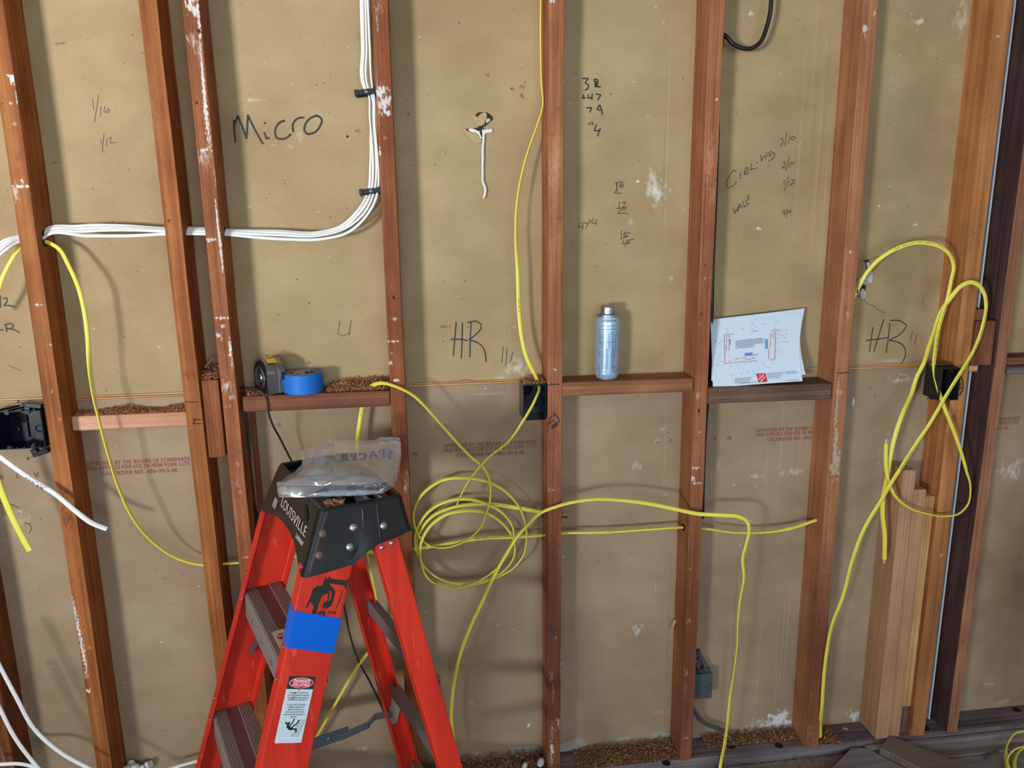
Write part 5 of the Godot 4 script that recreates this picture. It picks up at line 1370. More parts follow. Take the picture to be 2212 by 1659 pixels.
	m = MB.new()
	m.loft([ring.call(-0.002, 1.0), ring.call(-0.018, 1.0), ring.call(-0.0205, 0.985), ring.call(-0.0195, 0.94)], true, false)
	var chrome := surface(c8(150, 152, 156), 0.22, 0.9)
	part("case", m, chrome, o, "", 35.0)
	m = MB.new()
	m.loft([ring.call(0.006, 1.0), ring.call(0.0055, 0.985), ring.call(-0.0015, 0.985), ring.call(-0.002, 1.0)], true, false)
	part("case_seam", m, M.dull_steel, o)
	m = MB.new()
	m.loft([ring.call(-0.0195, 0.94), ring.call(-0.022, 0.90), ring.call(-0.0225, 0.80)], true, true)
	part("side_cover", m, surface(c8(24, 22, 22), 0.35), o)
	m = MB.new()
	m.loft([ring.call(0.0195, 0.94), ring.call(0.0195, 0.5)], true, true)
	part("side_cover", m, surface(c8(24, 22, 22), 0.35), o)
	m = MB.new()
	m.lathe([[0.0, 0.003], [0.010, 0.003], [0.012, 0.001], [0.021, 0.001], [0.024, 0.0025], [0.026, 0.001], [0.026, 0.0]], 32, xf * Transform3D(Basis(Vector3(0, 0, 1), PI / 2.0), Vector3(-0.0225, 0.038, 0.0)))
	part("side_emblem", m, chrome, o, "round chrome emblem", 40.0)
	m = MB.new()
	m.box(Vector3(-0.026, 0.030, -0.004), Vector3(-0.0250, 0.060, 0.004), 0.001, xf)
	part("emblem_bar", m, M.hole, o)
	m = MB.new()
	m.box(Vector3(-0.026, 0.016, -0.007), Vector3(-0.0250, 0.028, 0.007), 0.001, xf)
	part("emblem_bar", m, M.hole, o)
	m = MB.new()
	m.box(Vector3(-0.013, 0.0, 0.010), Vector3(0.008, 0.0008, 0.028), 0.0003, xf * Transform3D(Basis(Vector3(1, 0, 0), 0.42), Vector3(0, 0.0850, 0.003)))
	part("warning_sticker", m, surface(c8(226, 188, 22), 0.45), o, "torn yellow sticker")
	m = MB.new()
	m.box(Vector3(0.010, 0.034, 0.0368), Vector3(0.0185, 0.052, 0.0388), 0.001, xf)
	part("lock_button", m, surface(c8(30, 28, 28), 0.4), o)
	shavings("tiny shavings caught on the tape measure", at + Vector3(-0.016, 0.0915, -0.01), at + Vector3(0.008, 0.0915, 0.006), 24, func(_x, _z): return 0.004, 0.005)

	# painter's tape roll
	at = Vector3(-0.2855, 1.2345, 0.0525)
	o = thing("tape_roll", at, "roll of bright blue painter's tape lying flat on the block", "tape")
	xf = Transform3D(Basis.IDENTITY, at)
	m = MB.new()
	m.lathe([[0.0400, 0.0], [0.0499, 0.0], [0.0505, 0.0010], [0.0505, 0.0490], [0.0499, 0.0500], [0.0400, 0.0500]], 64, xf)
	part("tape", m, M.blue_tape, o, "", 30.0)
	m = MB.new()
	m.lathe([[0.0400, 0.0500], [0.0400, 0.0508], [0.0376, 0.0508], [0.0376, 0.0], [0.0400, 0.0]], 64, xf)
	part("cardboard_core", m, surface(c8(170, 134, 96), 0.85), o, "brown cardboard core", 30.0)
	m = MB.new()
	for k in 14:
		var a := 3.9 + k * 0.09
		var b := a + 0.09
		m.quad(at + Vector3(cos(b) * 0.0374, 0.004, sin(b) * 0.0374), at + Vector3(cos(a) * 0.0374, 0.004, sin(a) * 0.0374), at + Vector3(cos(a) * 0.0374, 0.0455, sin(a) * 0.0374), at + Vector3(cos(b) * 0.0374, 0.0455, sin(b) * 0.0374))
	part("core_label", m, surface(c8(214, 220, 226), 0.6), o, "white printed label inside the core")
	m = MB.new()
	for q in [[4.72, 5.06, 0.031, 0.0435, 0], [4.1, 4.5, 0.024, 0.040, 1], [5.12, 5.3, 0.020, 0.0455, 2]]:
		var mbq := MB.new()
		for k in 6:
			var a: float = lerpf(q[0], q[1], k / 6.0)
			var b: float = lerpf(q[0], q[1], (k + 1) / 6.0)
			mbq.quad(at + Vector3(cos(b) * 0.0372, q[2], sin(b) * 0.0372), at + Vector3(cos(a) * 0.0372, q[2], sin(a) * 0.0372), at + Vector3(cos(a) * 0.0372, q[3], sin(a) * 0.0372), at + Vector3(cos(b) * 0.0372, q[3], sin(b) * 0.0372))
		part("label_print", mbq, [M.print, surface(c8(96, 108, 120), 0.6), M.blue_tape][q[4]], o)
	m = MB.new()
	letters(m, "Scotch Blue", 0.0055, true, "Droid Sans", func(q): return at + Vector3(cos(4.84 + q.x / 0.0371), 0, sin(4.84 + q.x / 0.0371)) * 0.0370 + Vector3(0, 0.0345 + q.y, 0), 0.030)
	part("label_lettering", m, M.white_pvc, o, "", 0.0)
	shavings("crumbs of sawdust stuck on the edge of the blue tape roll", at + Vector3(-0.03, 0.0500, 0.0385), at + Vector3(0.03, 0.0500, 0.0398), 60, func(_x, _z): return 0.001, 0.0028)
	papers()


# a sheet that bows a little; corner points lower left, lower right, upper right, upper left
func sheet(called: String, c: Array, bow: float, curl: float, label: String) -> Array:
	var m := MB.new()
	var n := 16
	var at := func(u: float, v: float) -> Vector3:
		var p: Vector3 = c[0].lerp(c[1], u).lerp(c[3].lerp(c[2], u), v)
		return p + Vector3(curl * sin(v * PI) * u * -0.012, 0, bow * sin(u * PI) * (0.4 + 0.6 * v) + curl * 0.02 * u * u * (1.0 - v))
	for i in n:
		for j in n:
			m.quad(at.call(i / 16.0, j / 16.0), at.call((i + 1) / 16.0, j / 16.0), at.call((i + 1) / 16.0, (j + 1) / 16.0), at.call(i / 16.0, (j + 1) / 16.0))
	var back := MB.new()
	for i in n:
		for j in n:
			var o := Vector3(0, 0, -0.00025)
			m.quad(at.call(i / 16.0, (j + 1) / 16.0) + o, at.call((i + 1) / 16.0, (j + 1) / 16.0) + o, at.call((i + 1) / 16.0, j / 16.0) + o, at.call(i / 16.0, j / 16.0) + o)
	var t := thing(called, c[0].lerp(c[1], 0.5), label, "paper", "printed plan sheets on the grey block")
	part("page", m, surface(c8(214, 228, 246), 0.75), t, "", 60.0)
	return [t, at]


func papers():
	sheet("paper_sheet", [Vector3(0.8078, 1.2352, 0.0700) + Vector3(0.004, -0.014, 0), Vector3(1.0787, 1.2314, 0.0640) + Vector3(0, 0, 0), Vector3(1.0959, 1.4055, 0.0200) + Vector3(-0.003, -0.003, 0), Vector3(0.8248, 1.3845, 0.0200) + Vector3(0.004, 0, 0)], 0.004, 1.0, "printed plan sheet behind, its corner showing at the lower right")
	var g: Array = sheet("paper_sheet", [Vector3(0.8149, 1.2023, 0.0760), Vector3(1.0675, 1.2149, 0.0720), Vector3(1.0938, 1.4089, 0.0260), Vector3(0.8197, 1.3855, 0.0260)], 0.005, 1.0, "front printed floor plan sheet with a small red square emblem")
	var t: Node3D = g[0]
	var at: Callable = g[1]
	var on := func(u: float, v: float) -> Vector3: return at.call(u, v) + Vector3(0, 0.0001, 0.0006)
	# positions measured on the sheet: u across, v up
	var quad_on := func(m: MB, u0: float, v0: float, u1: float, v1: float):
		var nx := maxi(1, int((u1 - u0) / 0.05))
		for i in nx:
			var a := lerpf(u0, u1, float(i) / nx)
			var b := lerpf(u0, u1, float(i + 1) / nx)
			m.quad(on.call(a, v0), on.call(b, v0), on.call(b, v1), on.call(a, v1))
	var m: MB
	for q in [[0.135, 0.33, 0.15, 0.76], [0.135, 0.33, 0.50, 0.345], [0.705, 0.32, 0.717, 0.745], [0.66, 0.73, 0.76, 0.745], [0.655, 0.32, 0.717, 0.335], [0.135, 0.745, 0.25, 0.76], [0.45, 0.755, 0.51, 0.768]]:
		m = MB.new()
		quad_on.call(m, q[0], q[1], q[2], q[3])
		part("plan_wall", m, surface(c8(176, 172, 206), 0.75), t, "", 0.0)
	for q in [[0.15, 0.345, 0.205, 0.745], [0.205, 0.345, 0.50, 0.415], [0.635, 0.335, 0.705, 0.72]]:
		m = MB.new()
		quad_on.call(m, q[0], q[1], q[2], q[3])
		part("plan_cabinet", m, surface(c8(224, 220, 230), 0.75), t, "", 0.0)
	for q in [[0.185, 0.60, 0.212, 0.685], [0.37, 0.405, 0.46, 0.46], [0.602, 0.49, 0.633, 0.615]]:
		m = MB.new()
		quad_on.call(m, q[0], q[1], q[2], q[3])
		part("plan_appliance", m, surface(c8(96, 152, 222), 0.7), t, "", 0.0)
	m = MB.new()
	var word := func(u: float, v: float, w: float, h: float):
		var x := u
		while x < u + w:
			var s := rng.randf_range(0.003, 0.009)
			quad_on.call(m, x, v, minf(x + s, u + w), v + h)
			x += s + 0.0025
	for k in 6:
		word.call(0.265 + (0.02 if k in [4] else 0.0), 0.640 - k * 0.021, [0.30, 0.36, 0.31, 0.35, 0.20, 0.20][k], 0.011)
	for q in [[0.46, 0.93], [0.43, 0.885], [0.43, 0.85], [0.155, 0.83], [0.17, 0.79], [0.33, 0.81], [0.47, 0.825], [0.57, 0.835], [0.71, 0.865], [0.69, 0.83], [0.16, 0.755], [0.175, 0.72], [0.44, 0.79], [0.43, 0.755], [0.69, 0.765], [0.76, 0.72], [0.83, 0.725], [0.74, 0.67], [0.78, 0.65], [0.82, 0.675], [0.74, 0.61], [0.81, 0.615], [0.72, 0.56], [0.79, 0.56], [0.83, 0.56], [0.74, 0.47], [0.71, 0.43], [0.77, 0.445], [0.71, 0.37], [0.20, 0.28], [0.29, 0.295], [0.36, 0.305], [0.42, 0.315], [0.49, 0.325], [0.29, 0.25], [0.35, 0.22], [0.22, 0.155], [0.31, 0.17], [0.39, 0.18], [0.45, 0.19], [0.51, 0.2], [0.46, 0.15], [0.58, 0.335], [0.57, 0.29], [0.58, 0.25], [0.62, 0.22], [0.68, 0.345], [0.68, 0.28], [0.035, 0.66], [0.07, 0.63], [0.10, 0.66], [0.04, 0.60], [0.10, 0.59], [0.04, 0.49], [0.10, 0.50], [0.07, 0.45], [0.045, 0.40], [0.10, 0.37], [0.05, 0.33], [0.93, 0.23], [0.95, 0.12]]:
		word.call(q[0], q[1], 0.014 + rng.randf() * 0.014, 0.007)
	for q in [[0.165, 0.64, 0.006, 0.09], [0.195, 0.66, 0.006, 0.08], [0.162, 0.52, 0.006, 0.09], [0.19, 0.52, 0.006, 0.08], [0.165, 0.44, 0.006, 0.05], [0.66, 0.62, 0.006, 0.08], [0.69, 0.63, 0.006, 0.08], [0.66, 0.5, 0.006, 0.09], [0.64, 0.34, 0.006, 0.15]]:
		quad_on.call(m, q[0], q[1], q[0] + q[2], q[1] + q[3])
	for q in [[0.22, 0.37, 0.05], [0.27, 0.385, 0.04], [0.34, 0.385, 0.045], [0.20, 0.405, 0.04], [0.165, 0.36, 0.05], [0.38, 0.36, 0.06], [0.44, 0.37, 0.05], [0.39, 0.425, 0.06], [0.465, 0.415, 0.06]]:
		word.call(q[0], q[1], q[2], 0.012)
	for k in 4:
		word.call(0.615 - k * 0.002, 0.135 - k * 0.022, 0.19 - k * 0.012, 0.009)
		word.call(0.25, 0.1 - k * 0.021, 0.19 - k * 0.01, 0.009)
	for k in 2:
		word.call(0.825, 0.135 - k * 0.022, 0.12, 0.009)
	word.call(0.30, 0.028, 0.22, 0.008)
	word.call(0.83, 0.02, 0.13, 0.008)
	part("plan_print", m, surface(c8(104, 118, 146), 0.75), t, "", 0.0)
	for q in [[0.16, 0.90, 0.73, 0.902], [0.16, 0.86, 0.73, 0.861], [0.16, 0.30, 0.70, 0.301], [0.16, 0.26, 0.70, 0.261], [0.17, 0.17, 0.55, 0.171], [0.745, 0.36, 0.746, 0.74], [0.785, 0.36, 0.786, 0.74], [0.055, 0.34, 0.0555, 0.68], [0.085, 0.34, 0.0855, 0.68], [0.82, 0.05, 0.822, 0.16], [0.82, 0.16, 0.95, 0.161], [0.5, 0.945, 0.98, 0.947]]:
		m = MB.new()
		quad_on.call(m, q[0], q[1], q[2], q[3])
		part("plan_line", m, surface(c8(168, 188, 216), 0.75), t, "", 0.0)
	m = MB.new()
	var em := func(u: float, v: float, lift := 0.0) -> Vector3:
		var c: Vector3 = on.call(0.557, 0.094)
		var ex: Vector3 = (on.call(0.6, 0.094) - on.call(0.557, 0.094)).normalized()
		var ey: Vector3 = (on.call(0.557, 0.14) - on.call(0.557, 0.094)).normalized()
		return c + ex * u + ey * v + Vector3(0, 0, 0.0005 + lift)
	m.quad(em.call(-0.0105, -0.0135), em.call(0.014, -0.0135), em.call(0.0105, 0.0105), em.call(-0.0165, 0.0115))
	part("emblem", m, surface(c8(206, 30, 40), 0.7), t, "red square emblem", 0.0)
	m = MB.new()
	for q in [["THE", -0.006, 0.0045, 0.0032], ["HOME", -0.001, -0.0005, 0.0048], ["DEPOT", 0.0035, -0.0065, 0.0046]]:
		letters(m, q[0], q[3], true, "Droid Sans", func(p): return em.call(q[1] + p.x * 0.78 - p.y * 0.62, q[2] + p.x * 0.62 + p.y * 0.78, 0.0003))
	part("emblem_lettering", m, M.white_pvc, t, "", 0.0)
	# hook of wire holding the corner
	m = MB.new()
	m.sweep(smooth_path(mm([820,1369,31, 827,1376,32, 834,1384,33, 839,1391,33, 843,1392,30, 848,1389,24]), 0.003), 0.0012, 0.0012, PackedFloat32Array(), 6)
	solo("paper_clip", m, M.steel, "thin bent wire holding the top left corner of the plan sheets", "wire")


# ---------------------------------------------------------------- step ladder
# its own axes: lx from the climbing side to the back, lz from the near side to the far side

const LO := Vector3(-0.194, 0.0, 0.615)
const LV := Vector3(0.927, 0, -0.375)
const LU := Vector3(-0.375, 0, -0.927)


func lad(lx: float, y: float, lz: float) -> Vector3:
	return LO + LV * lx + LU * lz + Vector3(0, y, 0)


func splay(y: float, far: bool) -> float:
	return 0.3555 + 0.06 * (1.12 - y) if far else -0.010 - 0.06 * (1.12 - y)


# a channel-shaped rail; inward flanges, rounded outer corners
func rail(o: Node3D, x_top: float, slope: float, w: float, f: float, far: bool, y0: float, y1: float, mat: Material, extra := 0.0, called := "rail"):
	var s := -1.0 if far else 1.0
	var t := 0.0042
	var prof := [[0.0, 0.005], [0.0012, 0.0014], [0.005, 0.0], [w - 0.005, 0.0], [w - 0.0012, 0.0014], [w, 0.005], [w, f], [w - t, f], [w - t, t + 0.002], [w - t - 0.002, t], [t + 0.002, t], [t, t + 0.002], [t, f], [0.0, f]]
	if extra > 0.0:
		prof = [[-extra, f], [-extra, 0.004], [-extra + 0.001, -extra + 0.001], [0.004, -extra], [w - 0.004, -extra], [w + extra - 0.001, -extra + 0.001], [w + extra, 0.004], [w + extra, f], [w - t, f], [w - t, t], [t, t], [t, f]]
	var rings := []
	var n := 2
	for k in n:
		var y := lerpf(y0, y1, float(k) / (n - 1))
		var r := []
		for q in prof:
			r.append(lad(x_top + slope * (1.12 - y) + q[0], y, splay(y, far) + s * q[1]))
		rings.append(r)
	var m := MB.new()
	m.grain = 1
	m.loft(rings)
	part(called, m, mat, o, "", 30.0)


func rivet(o: Node3D, at: Vector3, n: Vector3, r: float, mat: Material, called := "rivet"):
	var y := n.normalized()
	var x := y.cross(Vector3.UP).normalized()
	var m := MB.new()
	m.lathe([[r, -0.001], [r, r * 0.12], [r * 0.9, r * 0.3], [r * 0.6, r * 0.48], [r * 0.25, r * 0.55], [r * 0.2, r * 0.42], [0.0, r * 0.4]], 20, Transform3D(Basis(x, y, x.cross(y)), at))
	part(called, m, mat, o)


func ladder():
	var o := thing("step_ladder", lad(0.0, 0.0, 0.17), "orange fibreglass step ladder with black top cap and blue tape round one leg", "ladder")
	var fib := surface(Color.WHITE, 0.5)
	var im := wood_image(401, 256, 512, c8(222, 54, 30), c8(196, 38, 22), 0.3, 0.5)
	for k in 60:
		splat(im, rng.randf_range(5, 250), rng.randf_range(5, 500), rng.randf_range(0.8, 3), rng.randf_range(2, 14), Color8(240, 150, 120, 90), 0.8, 0.2)
	fib.albedo_texture = tex(im)
	fib.uv1_scale = Vector3(3, 1.2, 1)
	fib.heightmap_enabled = true
	fib.heightmap_texture = fib.albedo_texture
	fib.heightmap_scale = 0.03
	var alu := surface(c8(150, 140, 140), 0.45, 0.25)
	var cap_mat := surface(c8(12, 14, 18), 0.32)
	rail(o, -0.0084, -0.31, 0.103, 0.030, false, 0.03, 1.018, fib)
	rail(o, -0.0084, -0.31, 0.103, 0.030, true, 0.03, 1.012, fib)
	rail(o, 0.085, 0.203, 0.053, 0.026, false, 0.03, 1.06, fib)
	rail(o, 0.085, 0.203, 0.053, 0.026, true, 0.03, 1.06, fib)
	var rubber := surface(c8(24, 24, 26), 0.7)
	for far in [false, true]:
		rail(o, -0.0084, -0.31, 0.103, 0.034, far, 0.0, 0.05, rubber, 0.003, "foot")
		rail(o, 0.085, 0.203, 0.053, 0.030, far, 0.0, 0.05, rubber, 0.003, "foot")
	# blue tape round the near front leg
	tape_band(o)
	# treads
	for y in [0.815, 0.51, 0.205]:
		step(o, y, alu)
	# rear cross braces
	for y in [0.70, 0.425, 0.15]:
		var m := MB.new()
		var a: float = 0.085 + 0.203 * (1.12 - y) + 0.033
		var zn := splay(y, false) + 0.006
		var zf := splay(y, true) - 0.006
		var c := []
		for q in [[a + 0.004, y - 0.034, zn], [a + 0.030, y - 0.034, zn], [a + 0.028, y - 0.003, zn], [a + 0.002, y + 0.004, zn], [a + 0.004, y - 0.034, zf], [a + 0.030, y - 0.034, zf], [a + 0.028, y - 0.003, zf], [a + 0.002, y + 0.004, zf]]:
			c.append(lad(q[0], q[1], q[2]))
		var lips := MB.new()
		lips.hexa([c[0], lad(a + 0.009, y - 0.036, zn), lad(a + 0.007, y + 0.003, zn), c[3], c[4], lad(a + 0.009, y - 0.036, zf), lad(a + 0.007, y + 0.003, zf), c[7]], 0.001)
		lips.hexa([lad(a + 0.026, y - 0.034, zn), c[1], c[2], lad(a + 0.025, y - 0.004, zn), lad(a + 0.026, y - 0.034, zf), c[5], c[6], lad(a + 0.025, y - 0.004, zf)], 0.001)
		lips.hexa([lad(a + 0.007, y + 0.000, zn), lad(a + 0.026, y - 0.006, zn), lad(a + 0.026, y - 0.003, zn), lad(a + 0.006, y + 0.004, zn), lad(a + 0.007, y + 0.000, zf), lad(a + 0.026, y - 0.006, zf), lad(a + 0.026, y - 0.003, zf), lad(a + 0.006, y + 0.004, zf)], 0.0005)
		part("cross_brace", lips, surface(c8(134, 122, 126), 0.5, 0.25), o)
	for far in [true, false]:
		spreader(o, far)
	cap(o, cap_mat)
	# rivets: cap side, rails
	for q in [[0.003, 1.077, 1], [-0.009, 1.039, 1], [0.064, 1.076, 0], [0.052, 1.041, 0], [0.125, 1.067, 0]]:
		rivet(o, lad(q[0], q[1], -0.0275 * (1.114 - q[1]) / 0.108 - 0.0012), -LU + Vector3(0, 0.25, 0), 0.0082, M.rust if q[2] else M.steel)
	for q in [[0.119, 1.022], [0.140, 1.027]]:
		rivet(o, lad(q[0], q[1], splay(q[1], false)), -LU, 0.0056, M.steel)
	for y in [0.862, 0.80, 0.50, 0.555]:
		for far in [false, true]:
			rivet(o, lad(-0.0084 - 0.31 * (1.12 - y), y, splay(y, far) + (0.016 if not far else -0.016)), -LV, 0.0052, M.dull_steel)
	sticker(o)
	emblem(o)
	bag()
	shavings("reddish shavings lying in the tray of the ladder cap", lad(0.03, 1.108, 0.05), lad(0.03, 1.108, 0.05) + Vector3(0.034, 0, 0.03), 170, func(_x, _z): return 0.012, 0.0085, "wood_shavings", 0.3)
	shavings("few shavings at the back corner of the ladder cap", lad(0.13, 1.108, 0.07), lad(0.13, 1.108, 0.07) + Vector3(0.02, 0, 0.02), 40, func(_x, _z): return 0.008, 0.008, "wood_shavings", 0.3)


func tape_band(o: Node3D):
	var rings := []
	var e := 0.0007
	var w := 0.103
	# the tape runs square to the leg, so its upper and lower edges slope
	var prof := [[w + e, 0.020], [w + e, 0.004], [w - 0.0005, -e + 0.0008], [w - 0.005, -e], [0.005, -e], [0.0004, -e + 0.0008], [-e, 0.004], [-e, 0.030]]
	for y in [0.937, 0.868]:
		var r := []
		for q in prof:
			var yy: float = y - (q[0] - 0.0) * 0.40
			if q[1] > 0.019 and q[0] < 0.01:
				yy += 0.006
			r.append(lad(-0.0084 - 0.31 * (1.12 - yy) + q[0], yy, splay(yy, false) + q[1]))
		rings.append(r)
	var m := MB.new()
	m.loft(rings, false, false)
	part("tape_band", m, M.blue_tape_gloss, o, "bright blue tape band", 30.0)


func step(o: Node3D, y: float, mat: Material):
	var x := -0.0084 - 0.31 * (1.12 - y) + 0.006
	var zn := splay(y, false) + 0.006
	var zf := splay(y, true) - 0.006
	var w := 0.091
	var prof := [[0.0, -0.062], [0.0, -0.003], [0.003, 0.0]]
	# five ribs near the front lip and five near the back
	for g in [0.005, 0.060]:
		for k in 5:
			var a: float = g + k * 0.0052
			prof.append_array([[a, 0.0], [a + 0.0008, 0.0022], [a + 0.0026, 0.0022], [a + 0.0034, 0.0]])
	prof.append_array([[w - 0.003, 0.0], [w, -0.003], [w, -0.050], [w - 0.004, -0.050], [w - 0.004, -0.008], [0.004, -0.008], [0.004, -0.062]])
	var rings := []
	for z in [zn, zf]:
		var r := []
		for q in prof:
			r.append(lad(x + q[0] - q[1] * 0.0, y + q[1] - 0.0022, z))
		rings.append(r)
	var m := MB.new()
	m.loft(rings)
	part("tread", m, mat, o, "", 25.0)
	# painted middle band of the tread
	m = MB.new()
	m.box(Vector3.ZERO, Vector3(1, 1, 1))
	m = MB.new()
	m.quad(lad(x + 0.032, y - 0.0018, zn), lad(x + 0.058, y - 0.0018, zn), lad(x + 0.058, y - 0.0018, zf), lad(x + 0.032, y - 0.0018, zf))
	part("tread_band", m, surface(c8(112, 78, 84), 0.5, 0.2), o)
	for k in 3:
		rivet(o, lad(x, y - 0.034, lerpf(zn, zf, 0.26 + k * 0.24)), -LV, 0.0056, M.dull_steel)
	if y > 0.7:
		m = MB.new()
		var c := []
		for q in [[0.014, 0.139], [0.041, 0.141], [0.043, 0.095], [0.036, 0.060], [0.016, 0.042]]:
			c.append(lad(x + q[0], y + 0.0006, q[1]))
		m.flat(c)
		part("tread_label", m, surface(c8(206, 196, 184), 0.6), o, "cream label with red emblem", 0.0)
		m = MB.new()
		var mid := lad(x + 0.030, y + 0.0009, 0.112)
		var tt := Transform3D(Basis(LV, Vector3.UP, -LU), mid)
		m.lathe([[0.0, 0.0], [0.0115, 0.0]], 20, tt * Transform3D(Basis.from_scale(Vector3(0.8, 1, 1.15)), Vector3.ZERO))
		part("label_emblem", m, surface(c8(176, 40, 52), 0.6), o, "", 0.0)
		m = MB.new()
		letters(m, "B", 0.013, true, "Droid Serif", func(q): return mid + (-LU) * (q.x - 0.003) + (-LV) * (q.y - 0.006) + Vector3(0, 0.0004, 0))
		for r in 3:
			for k in 6:
				var a := lad(x + 0.022 + r * 0.005, y + 0.0009, 0.092 - k * 0.003)
				m.quad(a, a + LV * 0.002, a + LV * 0.002 - LU * 0.0018, a - LU * 0.0018)
		part("label_print", m, surface(c8(216, 206, 200), 0.6), o, "", 0.0)
		# diagonal strut under the tread
	for far in [false, true]:
		m = MB.new()
		var zz := splay(y - 0.15, far) + (0.009 if not far else -0.009)
		var zi := splay(y, far) + (0.075 if not far else -0.075)
		m.sweep(PackedVector3Array([lad(x + 0.004, y - 0.168, zz), lad(x + 0.03, y - 0.10, lerpf(zz, zi, 0.5)), lad(x + 0.05, y - 0.045, zi)]), 0.022, 0.004, PackedFloat32Array(), 8, LV)
		part("step_strut", m, M.dull_steel, o)


func spreader(o: Node3D, far: bool):
	var s := -1.0 if far else 1.0
	var y := 0.325
	var z := splay(y, far) + s * 0.010
	var xf := -0.0084 - 0.31 * (1.12 - y) + 0.09
	var bar := func(x0: float, y0: float, x1: float, y1: float, h: float, zz: float):
		var m := MB.new()
		m.hexa([lad(x0, y0 - h, zz + 0.002), lad(x1, y1 - h, zz + 0.002), lad(x1, y1 + h, zz + 0.002), lad(x0, y0 + h, zz + 0.002), lad(x0, y0 - h, zz - 0.002), lad(x1, y1 - h, zz - 0.002), lad(x1, y1 + h, zz - 0.002), lad(x0, y0 + h, zz - 0.002)], 0.0008)
		return m
	part("spreader_arm", bar.call(xf - 0.02, 0.326, 0.140, 0.327, 0.0165, z), M.galv, o)
	part("spreader_arm", bar.call(0.118, 0.322, 0.196, 0.330, 0.010, z + s * 0.004), M.dull_steel, o)
	part("spreader_arm", bar.call(0.192, 0.330, 0.214, 0.348, 0.0095, z + s * 0.004), M.dull_steel, o)
	part("spreader_arm", bar.call(0.210, 0.347, 0.258, 0.343, 0.0095, z + s * 0.004), M.dull_steel, o)
	var m := MB.new()
	var pts := []
	for q in [[0.246, 0.326], [0.262, 0.304], [0.276, 0.304], [0.288, 0.345], [0.302, 0.352], [0.300, 0.372], [0.276, 0.408], [0.266, 0.404], [0.262, 0.362], [0.248, 0.350]]:
		pts.append(lad(q[0], q[1], z - s * 0.003))
	m.slab(pts, LU * (s * 0.003))
	part("spreader_bracket", m, surface(c8(158, 154, 144), 0.5, 0.4), o)
	for q in [[0.258, 0.334, 0.007], [0.287, 0.362, 0.0048], [0.277, 0.392, 0.0042], [0.086, 0.327, 0.006]]:
		rivet(o, lad(q[0], q[1], z + s * 0.001), LU * s, q[2], M.dull_steel)


